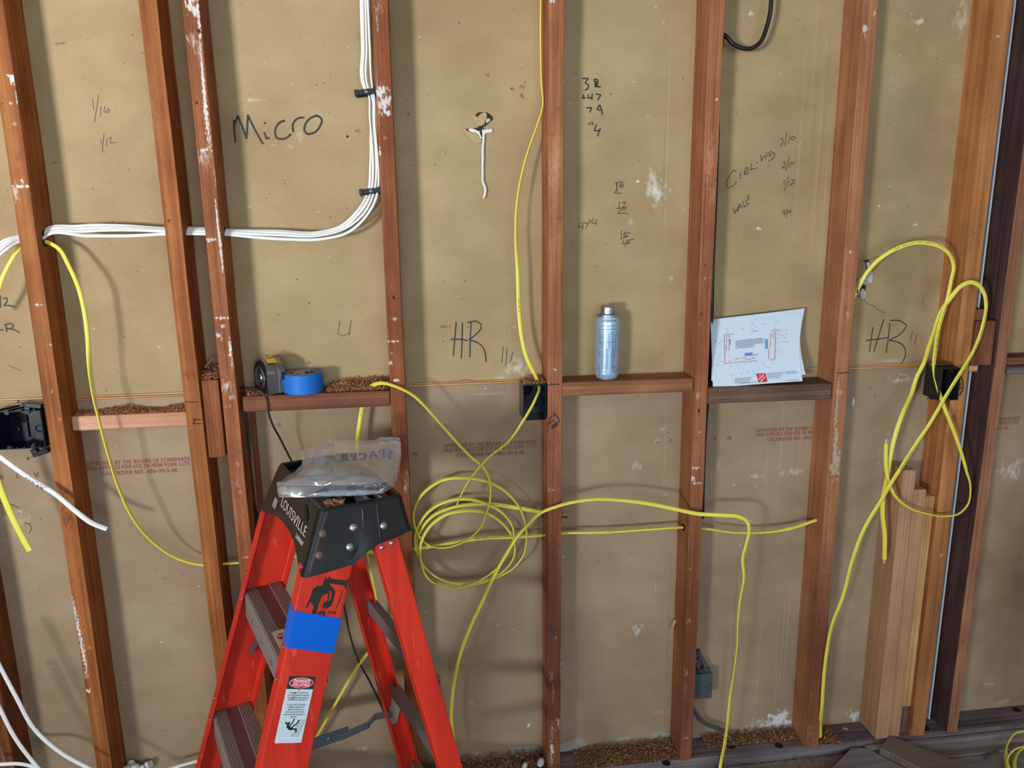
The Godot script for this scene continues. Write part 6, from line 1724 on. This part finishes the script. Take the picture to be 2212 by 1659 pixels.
func cap(o: Node3D, mat: Material):
	# outline walked as [lx, lz] with the height of the lower edge; corners rounded
	var top := []
	var rim := []
	var low := []
	var well := []
	var corner := func(cx: float, cz: float, r: float, a0: float, lowx: float, lowz: float, yl: float):
		for k in 5:
			var a := a0 + PI / 2.0 * k / 4.0
			var d := Vector2(cos(a), sin(a))
			top.append(lad(cx + d.x * r, 1.114, cz + d.y * r))
			rim.append(lad(cx + d.x * (r - 0.005), 1.120, cz + d.y * (r - 0.005)))
			well.append(Vector2(cx + d.x * (r - 0.012), cz + d.y * (r - 0.012)))
			low.append(lad(lowx + d.x * r * 0.8, yl, lowz + d.y * r * 0.8))
	var edge := func(pts: Array):
		for q in pts:
			top.append(lad(q[0], 1.114, q[1]))
			rim.append(lad(q[2], 1.120, q[3]))
			well.append(Vector2(q[2] + (0.007 if q[0] < 0.01 else (-0.007 if q[0] > 0.16 else 0.0)), q[3] + (0.007 if q[1] < 0.01 else (-0.007 if q[1] > 0.33 else 0.0))))
			low.append(lad(q[4], q[6], q[5]))
	var R := 0.016
	# near front corner, near side, near back corner, back, far back, far side, far front, front
	corner.call(R, R, R, PI, -0.046 + 0.013, -0.029 + 0.013, 1.003)
	edge.call([[0.02, 0.0, 0.02, 0.005, 0.017, -0.028, 1.005], [0.058, 0.0, 0.058, 0.005, 0.056, -0.028, 1.008], [0.073, 0.0, 0.073, 0.005, 0.072, -0.027, 1.018], [0.088, 0.0, 0.088, 0.005, 0.087, -0.026, 1.029], [0.108, 0.0, 0.108, 0.005, 0.108, -0.025, 1.037], [0.14, 0.0, 0.14, 0.005, 0.142, -0.024, 1.041]])
	corner.call(0.176 - R, R, R, PI * 1.5, 0.184 - 0.013, -0.023 + 0.013, 1.048)
	edge.call([[0.176, 0.11, 0.171, 0.11, 0.186, 0.11, 1.062], [0.176, 0.235, 0.171, 0.235, 0.186, 0.235, 1.062]])
	corner.call(0.176 - R, 0.345 - R, R, 0.0, 0.184 - 0.013, 0.372 - 0.013, 1.048)
	edge.call([[0.108, 0.345, 0.108, 0.340, 0.108, 0.370, 1.037], [0.07, 0.345, 0.07, 0.340, 0.07, 0.372, 1.012], [0.03, 0.345, 0.03, 0.340, 0.025, 0.373, 1.004]])
	corner.call(R, 0.345 - R, R, PI * 0.5, -0.046 + 0.013, 0.374 - 0.013, 1.003)
	edge.call([[0.0, 0.30, 0.005, 0.30, -0.035, 0.318, 1.012], [0.0, 0.25, 0.005, 0.25, -0.027, 0.25, 1.028], [0.0, 0.19, 0.005, 0.19, -0.0255, 0.185, 1.035], [0.0, 0.13, 0.005, 0.13, -0.0265, 0.135, 1.034], [0.0, 0.09, 0.005, 0.09, -0.0285, 0.094, 1.028], [0.0, 0.05, 0.005, 0.05, -0.036, 0.045, 1.012]])
	var m := MB.new()
	var mid := []
	var skirt := []
	for i in low.size():
		mid.append(low[i].lerp(top[i], 0.16))
		skirt.append(low[i] + (low[i] - lad(0.08, low[i].y, 0.17)).normalized() * 0.0025)
	var up := []
	var dn := []
	for q in well:
		up.append(lad(q.x, 1.118, q.y))
		dn.append(lad(q.x, 1.105, q.y))
	m.loft([skirt, mid, top, rim, up, dn], true, false)
	# inside of the skirt
	var ins := []
	var inl := []
	for i in low.size():
		var c := lad(0.08, low[i].y, 0.17)
		inl.append(low[i] + (c - low[i]).normalized() * 0.004)
		ins.append(dn[i] + Vector3(0, -0.004, 0))
	m.loft([ins, inl, skirt], true, false)
	part("top_cap", m, mat, o, "", 50.0)
	# floor of the tray with openings: laid as strips between holes
	m = MB.new()
	for q in [[0.012, 0.052, 0.012, 0.333], [0.052, 0.128, 0.012, 0.060], [0.052, 0.128, 0.105, 0.333], [0.128, 0.164, 0.012, 0.030], [0.128, 0.164, 0.085, 0.333]]:
		m = MB.new()
		m.hexa([lad(q[0], 1.101, q[2]), lad(q[1], 1.101, q[2]), lad(q[1], 1.101, q[3]), lad(q[0], 1.101, q[3]), lad(q[0], 1.1055, q[2]), lad(q[1], 1.1055, q[2]), lad(q[1], 1.1055, q[3]), lad(q[0], 1.1055, q[3])], 0.001)
		part("tray_floor", m, mat, o)
	m = MB.new()
	# raised walls round the tool wells and the V notch
	for q in [[0.050, 0.058, 0.010, 0.110], [0.122, 0.130, 0.010, 0.110], [0.05, 0.13, 0.104, 0.112], [0.05, 0.13, 0.055, 0.061], [0.012, 0.164, 0.215, 0.221]]:
		m = MB.new()
		m.hexa([lad(q[0], 1.102, q[2]), lad(q[1], 1.102, q[2]), lad(q[1], 1.102, q[3]), lad(q[0], 1.102, q[3]), lad(q[0], 1.118, q[2]), lad(q[1], 1.118, q[2]), lad(q[1], 1.118, q[3]), lad(q[0], 1.118, q[3])], 0.002)
		part("tray_rib", m, mat, o)
	m = MB.new()
	m.hexa([lad(0.078, 1.104, 0.002), lad(0.112, 1.104, 0.002), lad(0.105, 1.104, 0.05), lad(0.085, 1.104, 0.05), lad(0.078, 1.1215, 0.002), lad(0.112, 1.1215, 0.002), lad(0.105, 1.1215, 0.05), lad(0.085, 1.1215, 0.05)], 0.003)
	part("notch_block", m, mat, o)
	# moulded panel line on the near side
	m = MB.new()
	var line := []
	for q in [[0.088, 1.106], [0.086, 1.085], [0.081, 1.062], [0.070, 1.042], [0.056, 1.026], [0.046, 1.016]]:
		line.append(lad(q[0], q[1], -0.0262 * (1.114 - q[1]) / 0.100))
	m.sweep(smooth_path(PackedVector3Array(line), 0.006), 0.006, 0.0026, PackedFloat32Array(), 8, -LU)
	line = []
	for q in [[0.118, 1.110], [0.117, 1.09], [0.116, 1.07], [0.114, 1.046]]:
		line.append(lad(q[0], q[1], -0.0335 * (1.114 - q[1]) / 0.100))
	part("moulding_line", m, mat, o)
	m = MB.new()
	m.sweep(smooth_path(PackedVector3Array(line), 0.006), 0.005, 0.002, PackedFloat32Array(), 8, -LU)
	part("moulding_line", m, mat, o)
	# slot and white lettering on the climbing face
	m = MB.new()
	var face := func(lz: float, y: float, lift := 0.0009) -> Vector3:
		return lad(-0.0335 * (1.114 - y) / 0.100 - lift - 0.0006, y, lz)
	m.flat([face.call(0.086, 1.104), face.call(0.080, 1.108), face.call(0.052, 1.094), face.call(0.047, 1.084), face.call(0.060, 1.082), face.call(0.082, 1.094)])
	part("slot", m, M.hole, o)
	m = MB.new()
	letters(m, "LOUISVILLE", 0.019, false, "Droid Sans", func(q): return face.call(0.138 - q.x, 1.0555 + q.y), 0.200)
	letters(m, "LADDER", 0.0088, true, "Droid Sans", func(q): return face.call(0.062 - q.x, 1.0375 + q.y), 0.058)
	for k in 3:
		var z := 0.297 - k * 0.010
		m.quad(face.call(z, 1.036), face.call(z - 0.004, 1.036), face.call(z - 0.010, 1.058), face.call(z - 0.006, 1.058))
	part("cap_lettering", m, surface(c8(222, 224, 226), 0.5), o, "white lettering", 0.0)


# a point on the outer face of the near front leg: u across from the front arris, y up
func leg(u: float, y: float, lift := 0.0006) -> Vector3:
	return lad(-0.0084 - 0.31 * (1.12 - y) + u, y, splay(y, false) - lift)


func sticker(o: Node3D):
	# laid square to the leg: a along, b across, from the sticker's middle
	var at := func(b: float, a: float, lift := 0.0006) -> Vector3:
		return leg(0.047 + b * 0.955, 0.735 + a * 0.955 - b * 0.30, lift)
	var m := MB.new()
	var r := []
	for q in [[-0.028, -0.0665], [0.0275, -0.0665], [0.029, -0.065], [0.029, 0.066], [0.0275, 0.0675], [-0.028, 0.0675], [-0.0295, 0.066], [-0.0295, -0.065]]:
		r.append(at.call(q[0], q[1]))
	m.flat(r, false)
	part("warning_label", m, surface(c8(206, 222, 232), 0.4), o, "white danger label", 0.0)
	m = MB.new()
	r = []
	for q in [[-0.0295, 0.042], [0.029, 0.042], [0.029, 0.066], [0.0275, 0.0675], [-0.028, 0.0675], [-0.0295, 0.066]]:
		r.append(at.call(q[0], q[1], 0.0009))
	m.flat(r)
	part("label_header", m, M.print, o, "", 0.0)
	m = MB.new()
	r = []
	for k in 28:
		var a := TAU * k / 28.0
		r.append(at.call(cos(a) * 0.0265, 0.0548 + sin(a) * 0.0105, 0.0012))
	m.flat(r)
	part("label_oval", m, M.white_pvc, o, "", 0.0)
	m = MB.new()
	r = []
	for k in 28:
		var a := TAU * k / 28.0
		r.append(at.call(cos(a) * 0.0255, 0.0548 + sin(a) * 0.0096, 0.0015))
	m.flat(r)
	part("label_oval", m, surface(c8(214, 30, 62), 0.4), o, "red oval", 0.0)
	m = MB.new()
	letters(m, "DANGER", 0.0068, true, "Droid Sans", func(q): return at.call(q.x + q.y * 0.2, 0.0556 + q.y, 0.0019), 0.036)
	letters(m, "PELIGRO", 0.0062, true, "Droid Sans", func(q): return at.call(q.x + q.y * 0.2, 0.0482 + q.y, 0.0019), 0.036)
	part("label_lettering", m, M.white_pvc, o, "", 0.0)
	m = MB.new()
	var y := 0.0335
	for s in ["FAILURE TO READ AND", "FOLLOW INSTRUCTIONS ON", "THIS LADDER MAY RESULT", "IN INJURIES OR DEATH", "", "EL NO LEER Y SEGUIR", "CORRECTAMENTE LAS", "INSTRUCCIONES EN", "ESTA ESCALERA PUEDE", "RESULTAR EN LESIONES O", "MUERTE"]:
		if s != "":
			letters(m, s, 0.0026, true, "Droid Sans", func(q): return at.call(q.x, y + q.y, 0.0009), 0.0021 * s.length())
		y -= 0.0050 if s != "" else 0.0038
	part("label_print", m, M.print, o, "", 0.0)
	# falling figure and ladder pictogram
	m = MB.new()
	var stroke := func(a: Array, w: float):
		var pts := PackedVector3Array()
		for i in range(0, a.size(), 2):
			pts.append(at.call(a[i], a[i + 1], 0.0009))
		m.sweep(pts, w, 0.0004, PackedFloat32Array(), 6, -LU)
	stroke.call([-0.0155, -0.0245, -0.008, -0.031, -0.003, -0.037], 0.0032)
	stroke.call([-0.006, -0.033, 0.0, -0.026, 0.002, -0.0175], 0.0026)
	stroke.call([-0.010, -0.031, -0.004, -0.037, 0.002, -0.0385], 0.0060)
	stroke.call([0.0, -0.036, 0.006, -0.030, 0.011, -0.0265, 0.0125, -0.0205], 0.0030)
	stroke.call([0.002, -0.0385, 0.010, -0.0385, 0.0125, -0.045], 0.0034)
	r = []
	for k in 12:
		r.append(at.call(-0.0075 + cos(TAU * k / 12.0) * 0.0028, -0.0265 + sin(TAU * k / 12.0) * 0.0028, 0.0009))
	m.flat(r)
	for x in [0.0, 0.005, 0.0105, 0.0135]:
		stroke.call([x + 0.004, -0.054, x + 0.0135, -0.018], 0.0005)
	for k in 7:
		stroke.call([0.006 + k * 0.0012, -0.052 + k * 0.005, 0.012 + k * 0.0012, -0.052 + k * 0.005], 0.0005)
	part("pictogram", m, M.print, o, "", 20.0)
	m = MB.new()
	for q in [[0.001, 0.045, 0.006], [0.0035, 0.0475, 0.005], [-0.002, 0.041, 0.004], [-0.010, 0.0335, 0.004], [-0.012, 0.0255, 0.005], [-0.016, 0.0225, 0.003], [-0.0125, 0.0075, 0.003], [-0.014, 0.002, 0.003]]:
		r = []
		for k in 7:
			var a := TAU * k / 7.0
			var rr: float = q[2] * rng.randf_range(0.35, 0.85)
			r.append(at.call(q[0] + cos(a) * rr * 0.8 + sin(a) * rr * 0.4, q[1] + sin(a) * rr * 0.7, 0.0022))
		m.flat(r)
	part("scuff", m, surface(c8(190, 62, 44), 0.6), o, "", 0.0)


func emblem(o: Node3D):
	# black printed animal figure, cut off by the blue tape; outline in leg coordinates
	var at := func(px: float, py: float, lift := 0.0006) -> Vector3:
		# px, py measured as fractions of the printed square: x to the right, y up
		return leg(0.010 + px * 0.090, 0.928 + py * 0.078 - px * 0.030, lift)
	var body := [0.40, 0.72, 0.43, 0.98, 0.47, 0.88, 0.53, 1.0, 0.56, 0.93, 0.95, 0.92, 0.98, 1.01, 1.0, 0.98, 0.97, 0.72, 0.93, 0.75, 0.93, 0.80, 0.56, 0.81, 0.60, 0.75, 0.70, 0.69, 0.74, 0.62, 0.74, 0.50, 0.73, 0.36, 0.71, 0.26, 0.66, 0.24, 0.63, 0.19, 0.60, 0.20, 0.58, 0.24, 0.53, 0.17, 0.51, 0.27, 0.52, 0.33, 0.58, 0.37, 0.60, 0.40, 0.59, 0.48, 0.57, 0.57, 0.48, 0.52, 0.44, 0.47, 0.43, 0.38, 0.41, 0.26, 0.41, 0.02, 0.31, 0.02, 0.30, 0.10, 0.31, 0.22, 0.25, 0.28, 0.22, 0.33, 0.16, 0.16, 0.13, 0.18, 0.17, 0.38, 0.19, 0.46, 0.19, 0.58, 0.22, 0.66, 0.30, 0.73]
	var r := []
	for i in range(0, body.size(), 2):
		r.append(at.call(body[i], body[i + 1]))
	var m := MB.new()
	m.flat(r)
	var inner := [0.60, 0.62, 0.63, 0.64, 0.66, 0.55, 0.66, 0.45, 0.63, 0.37, 0.62, 0.42, 0.63, 0.52]
	for q in [[0.45, 0.02, 0.46, 0.10, 0.52, 0.13, 0.60, 0.12, 0.63, 0.06, 0.60, 0.02, 0.54, 0.02, 0.56, 0.07, 0.52, 0.07, 0.50, 0.02], [0.90, 0.68, 0.91, 0.68, 0.90, 0.52, 0.88, 0.36, 0.85, 0.20, 0.83, 0.18, 0.86, 0.36, 0.88, 0.52]]:
		r = []
		for i in range(0, q.size(), 2):
			r.append(at.call(q[i], q[i + 1]))
		m.flat(r)
	part("printed_emblem", m, M.print, o, "black printed animal emblem", 0.0)
	m = MB.new()
	r = []
	for i in range(0, inner.size(), 2):
		r.append(at.call(inner[i], inner[i + 1], 0.0009))
	m.flat(r)
	part("emblem_gap", m, surface(c8(218, 54, 28), 0.5), o, "", 0.0)
	m = MB.new()
	var scrawl := PackedVector3Array()
	for k in 22:
		scrawl.append(at.call(0.68 + k * 0.009, 0.10 + (0.05 if k % 3 == 1 else (-0.04 if k % 5 == 0 else 0.0)), 0.0008))
	m.sweep(scrawl, 0.0009, 0.0003, PackedFloat32Array(), 6, -LU)
	part("emblem_lettering", m, M.print, o, "", 0.0)


# the clear bag on the cap: two thin crumpled films with a silver strip folded along the front
func bag():
	var film := StandardMaterial3D.new()
	film.transparency = BaseMaterial3D.TRANSPARENCY_ALPHA
	film.albedo_color = Color(0.9, 0.91, 0.94, 0.19)
	film.roughness = 0.16
	var foot := lad(0.07, 1.121, 0.14)
	var o := thing("plastic_bag", foot, "crumpled clear plastic bag with a silver strip lying on the ladder cap", "plastic bag")
	var crumple := noise(77, 9.0, 3)
	var fine := noise(78, 34.0, 2)
	# control rows from the front edge up and over to the back edge
	var rows := [
		[Vector3(-0.2812, 1.1200, 0.5273), Vector3(-0.2243, 1.1200, 0.5366), Vector3(-0.1681, 1.1200, 0.5400), Vector3(-0.1155, 1.1210, 0.5455), Vector3(-0.0833, 1.1220, 0.5418), Vector3(-0.0732, 1.1240, 0.5371)],
		[Vector3(-0.2901, 1.1340, 0.4960), Vector3(-0.2221, 1.1460, 0.5405), Vector3(-0.1650, 1.1500, 0.5551), Vector3(-0.1132, 1.1500, 0.5577), Vector3(-0.0720, 1.1460, 0.5412), Vector3(-0.0536, 1.1380, 0.5154)],
		[Vector3(-0.2879, 1.1380, 0.4891), Vector3(-0.2222, 1.1600, 0.5317), Vector3(-0.1657, 1.1650, 0.5370), Vector3(-0.1139, 1.1650, 0.5331), Vector3(-0.0726, 1.1550, 0.5107), Vector3(-0.0506, 1.1420, 0.5022)],
		[Vector3(-0.2716, 1.1380, 0.4475), Vector3(-0.2157, 1.1750, 0.4943), Vector3(-0.1680, 1.1720, 0.5063), Vector3(-0.1158, 1.1680, 0.4965), Vector3(-0.0714, 1.1600, 0.4730), Vector3(-0.0444, 1.1480, 0.4818)],
		[Vector3(-0.2528, 1.1450, 0.3972), Vector3(-0.2137, 1.1800, 0.4558), Vector3(-0.1728, 1.1760, 0.4501), Vector3(-0.1231, 1.1720, 0.4388), Vector3(-0.0725, 1.1700, 0.4194), Vector3(-0.0392, 1.1580, 0.4306)],
		[Vector3(-0.2580, 1.1500, 0.3541), Vector3(-0.2081, 1.1780, 0.3925), Vector3(-0.1743, 1.1780, 0.3831), Vector3(-0.1262, 1.1760, 0.3848), Vector3(-0.0754, 1.1780, 0.3847), Vector3(-0.0357, 1.1720, 0.3871)],
		[Vector3(-0.2671, 1.1520, 0.2978), Vector3(-0.2094, 1.1720, 0.3419), Vector3(-0.1875, 1.1800, 0.3327), Vector3(-0.1104, 1.1780, 0.3472), Vector3(-0.0784, 1.1840, 0.3529), Vector3(-0.0376, 1.1860, 0.3627)]]
	var point := func(u: float, v: float) -> Vector3:
		var fr := clampf(v * (rows.size() - 1), 0.0, rows.size() - 1.001)
		var fc := clampf(u * 5.0, 0.0, 4.999)
		var row := []
		for k in 4:
			var i := clampi(int(fr) - 1 + k, 0, rows.size() - 1)
			var j := int(fc)
			var a: Vector3 = rows[i][maxi(j - 1, 0)]
			var b: Vector3 = rows[i][j]
			var c: Vector3 = rows[i][j + 1]
			var d: Vector3 = rows[i][mini(j + 2, 5)]
			row.append(b.cubic_interpolate(c, a, d, fc - j))
		var p: Vector3 = row[1].cubic_interpolate(row[2], row[0], row[3], fr - int(fr))
		var edge := minf(1.0, v * 5.0)
		p += Vector3(0.2, 1.0, 0.4) * (absf(crumple.get_noise_2d(u * 1.1 * 0.3, v * 0.3)) - 0.12) * 0.008 * edge + Vector3(0.1, 1.0, 0.3) * fine.get_noise_2d(u * 0.33, v * 0.3) * 0.0014 * edge
		p.y = maxf(p.y, 1.1205)
		return p
	var m := MB.new()
	var nu := 64
	var nv := 52
	var grid := []
	for i in nu + 1:
		var col := []
		for j in nv + 1:
			col.append(point.call(float(i) / nu, float(j) / nv))
		grid.append(col)
	for i in nu:
		for j in nv:
			m.quad(grid[i][j], grid[i + 1][j], grid[i + 1][j + 1], grid[i][j + 1])
	part("upper_film", m, film, o, "", 24.0)
	m = MB.new()
	for i in nu:
		for j in range(0, nv, 2):
			var q := []
			for k in [[i, j], [i, j + 2], [i + 1, j + 2], [i + 1, j]]:
				var p: Vector3 = grid[k[0]][mini(k[1], nv)]
				p.y = maxf(1.1202, lerpf(1.1204, p.y, 0.25 + 0.6 * pow(float(k[1]) / nv, 2.0)) + fine.get_noise_2d(k[0] * 0.01, k[1] * 0.01 + 5.0) * 0.002)
				q.append(p)
			m.quad(q[0], q[1], q[2], q[3])
	part("lower_film", m, film, o, "", 24.0)
	# silver strip inside the front fold
	m = MB.new()
	for i in 60:
		for j in 6:
			var q := []
			for k in [[i, j], [i + 1, j], [i + 1, j + 1], [i, j + 1]]:
				var u: float = 0.03 + k[0] / 60.0 * 0.94
				var p: Vector3 = point.call(u, k[1] / 6.0 * 0.15)
				p += Vector3(-0.3, 0.5, 1.0) * 0.0028 + Vector3(0.2, 0.4, 1.0) * fine.get_noise_2d(u * 0.6, k[1] * 0.012 + 9.0) * 0.0018
				q.append(p)
			m.quad(q[0], q[1], q[2], q[3])
	part("silver_strip", m, surface(c8(222, 230, 240), 0.24, 0.9), o, "shiny silver strip", 28.0)
	# blue print on the film, seen mirrored through the bag
	m = MB.new()
	letters(m, "SPACER", 0.026, true, "Droid Sans", func(q): return point.call(0.66 - q.x / 0.27, 0.60 + q.y / 0.24) + Vector3(0, 0.0012, 0.0008), 0.12)
	letters(m, "ON-1", 0.010, true, "Droid Sans", func(q): return point.call(0.34 - q.x / 0.27, 0.61 + q.y / 0.24) + Vector3(0, 0.0012, 0.0008), 0.03)
	part("film_lettering", m, surface(c8(122, 128, 160), 0.6), o, "faded blue lettering", 0.0)


# ---------------------------------------------------------------- the floor plate and what lies on it

func floor_things():
	var g := "sawdust drifts on the floor plate"
	shavings("sawdust drift on the floor plate in the bay left of the middle stud", Vector3(-0.02, 0.041, 0.004), Vector3(0.345, 0.041, 0.090), 3600, func(_x, z): return 0.03 * (1.0 - z / 0.11), 0.006, "sawdust_drift", 0.7)
	shavings("sawdust drift between the middle stud and the stud with the drinks can block", Vector3(0.44, 0.041, 0.004), Vector3(0.755, 0.041, 0.088), 4600, func(x, z): return 0.024 * (1.0 - z / 0.12) * clampf((x - 0.42) / 0.1, 0.2, 1.0), 0.005, "sawdust_drift", 0.5)
	shavings("sawdust drift under the paper bay against the sheathing", Vector3(0.86, 0.041, 0.004), Vector3(1.16, 0.041, 0.055), 3400, func(_x, z): return 0.024 * (1.0 - z / 0.07), 0.005, "sawdust_drift", 0.5)
	shavings("reddish sawdust heap where the looped yellow cable meets the plate", Vector3(1.205, 0.041, 0.008), Vector3(1.285, 0.041, 0.092), 1500, func(x, z): return 0.018 * (1.0 - absf(x - 1.24) / 0.06), 0.006, "sawdust_drift", 0.5)
	shavings("sawdust scattered over the floor in front of the plate", Vector3(0.6, 0.004, 0.098), Vector3(1.34, 0.004, 0.24), 3200, func(_x, _z): return 0.006, 0.005, "sawdust_drift", 0.6)
	# plaster crumbs by the middle stud
	for q in [[Vector3(0.2832, 0.0550, 0.0624), 0.008, "small white plaster crumb on the sawdust left of the middle stud"], [Vector3(0.3324, 0.0600, 0.0614), 0.011, "largest white plaster crumb against the foot of the middle stud"]]:
		var m := MB.new()
		var c: Vector3 = q[0]
		var s: float = q[1]
		m.lathe([[0.0, -0.7], [0.8, -0.6], [1.0, 0.1], [0.6, 0.7], [0.0, 0.9]], 7, Transform3D(Basis.from_euler(Vector3(0.4, 1.0, 0.5)).scaled_local(Vector3(s * 1.4, s, s)), c))
		solo("plaster_crumb", m, M.plaster, q[2], "plaster crumb", "", 20.0)
	# bored holes in the plate
	var pl: Node3D = get_node("trim_1")
	for q in [Vector3(1.5904, 0.0415, 0.0624), Vector3(1.9488, 0.0415, 0.0223), Vector3(0.7130, 0.0415, 0.0971), Vector3(1.0864, 0.0415, 0.0720), Vector3(0.9379, 0.0415, 0.0537)]:
		var m := MB.new()
		m.lathe([[0.0, 0.0], [0.0125, 0.0], [0.0125, 0.0008], [0.0, 0.0008]], 18, Transform3D(Basis.IDENTITY, q))
		part("bored_hole", m, M.hole, pl)
	# paler edge strip on the floor against the plate
	var m := MB.new()
	m.grain = 0
	m.hexa([Vector3(1.36, 0.0042, 0.128), Vector3(3.3, 0.0042, 0.128), Vector3(3.3, 0.03, 0.112), Vector3(1.36, 0.03, 0.112), Vector3(1.36, 0.0042, 0.0925), Vector3(3.3, 0.0042, 0.0925), Vector3(3.3, 0.03, 0.0925), Vector3(1.36, 0.03, 0.0925)], 0.004)
	solo("floor_strip", m, M.floor_wood, "pale worn strip running along the foot of the floor plate at the right", "wood strip")
	# loose boards
	board([Vector3(1.3132, 0.0300, 0.1000), Vector3(1.3605, 0.0300, 0.1069), Vector3(1.4282, 0.0300, 0.2143), Vector3(1.1953, 0.0300, 0.1801)], 0.022, M.floor_wood, "smooth grey loose board at the bottom right, lower of the two", 2.0)
	board([Vector3(1.3825, 0.0500, 0.1362), Vector3(1.4497, 0.0500, 0.0842), Vector3(1.6215, 0.0500, 0.2790), Vector3(1.4615, 0.0500, 0.2555)], 0.026, M.board_grey, "brown grey loose board with a chipped pale edge at the bottom right", 5.0)
	# yellow coil at the right edge
	cable("yellow_cable", mm([1886,60,142, 1869,60,144, 1842,55,142, 1813,40,153, 1790,20,170, 1766,12,202, 1744,10,236, 1738,10,262]), 0.0125, 0.0055, M.yellow, "yellow cable coil on the floor at the right edge, outer turn", [[0, 40], [1, 60]], [], "turns of yellow cable on the floor at the right edge")
	cable("yellow_cable", mm([1845,50,194, 1825,50,197, 1797,45,197, 1774,30,201, 1755,18,216, 1747,12,235, 1739,10,258]), 0.0125, 0.0055, M.yellow, "yellow cable coil on the floor at the right edge, inner turn", [[0, 40], [1, 60]], [], "turns of yellow cable on the floor at the right edge")
	cable("yellow_cable", mm([1856,20,167, 1826,16,179, 1797,10,200, 1774,8,226, 1753,8,258]), 0.0125, 0.0055, M.yellow, "yellow cable coil on the floor at the right edge, lowest turn", [[0, 40], [1, 60]], [], "turns of yellow cable on the floor at the right edge")
	# flat scrap and splinter
	m = MB.new()
	m.box(Vector3(-0.035, 0, -0.004), Vector3(0.035, 0.004, 0.004), 0.001, Transform3D(Basis(Vector3(0, 1, 0), 0.35), Vector3(1.7470, 0.0040, 0.1640)))
	solo("wood_sliver", m, M.grey_wood, "dark wood sliver lying on the floor left of the yellow coil", "wood sliver")
	m = MB.new()
	m.box(Vector3(-0.008, 0, -0.004), Vector3(0.008, 0.004, 0.004), 0.001, Transform3D(Basis(Vector3(0, 1, 0), -0.5), Vector3(1.3343, 0.0415, 0.0289)))
	solo("wood_sliver", m, M.lath_wood, "small pale wood chip on the floor plate left of the fresh short studs", "wood sliver")
	# splinter on the middle stud
	m = MB.new()
	m.box(Vector3(0, -0.003, -0.002), Vector3(0.024, 0.003, 0.002), 0.001, Transform3D(Basis(Vector3(0, 0, 1), -0.12), Vector3(0.3898, 0.8409, 0.0500)))
	solo("wood_sliver", m, M.brown_wood, "brown splinter poking out right of the middle stud, low down", "wood sliver")
	m = MB.new()
	m.box(Vector3(-0.004, -0.016, -0.002), Vector3(0.004, 0.016, 0.002), 0.001, Transform3D(Basis(Vector3(0, 0, 1), -0.35), Vector3(0.7477, 0.4579, 0.0200)))
	solo("wood_sliver", m, M.lath_wood, "grey sliver sticking out left of the stud above the metal box", "wood sliver")
	# plaster rubble at the foot of the left bay
	m = MB.new()
	for k in 14:
		var s := rng.randf_range(0.006, 0.014)
		m.lathe([[0.0, -0.7], [0.8, -0.5], [1.0, 0.1], [0.6, 0.7], [0.0, 0.9]], 7, Transform3D(Basis.from_euler(Vector3(rng.randf() * 3, rng.randf() * 3, 0.5)).scaled_local(Vector3(s, s * 0.7, s)), Vector3(-0.8221, 0.1537, 0.0200) + Vector3(rng.randf_range(-0.03, 0.03), rng.randf_range(-0.01, 0.006), rng.randf_range(-0.01, 0.02))))
	tag(solo("plaster_rubble", m, M.plaster, "small heap of white plaster rubble at the bottom of the left bay", "plaster rubble", "", 20.0), "", "", "", "stuff")


func board(c: Array, thick: float, mat: Material, label: String, off: float):
	var m := MB.new()
	m.grain = 0
	m.off = off
	var up := Vector3(0, -thick, 0)
	m.hexa([c[3], c[2], c[1], c[0], c[3] + up, c[2] + up, c[1] + up, c[0] + up], 0.003)
	solo("loose_board", m, mat, label, "board", "", 20.0)
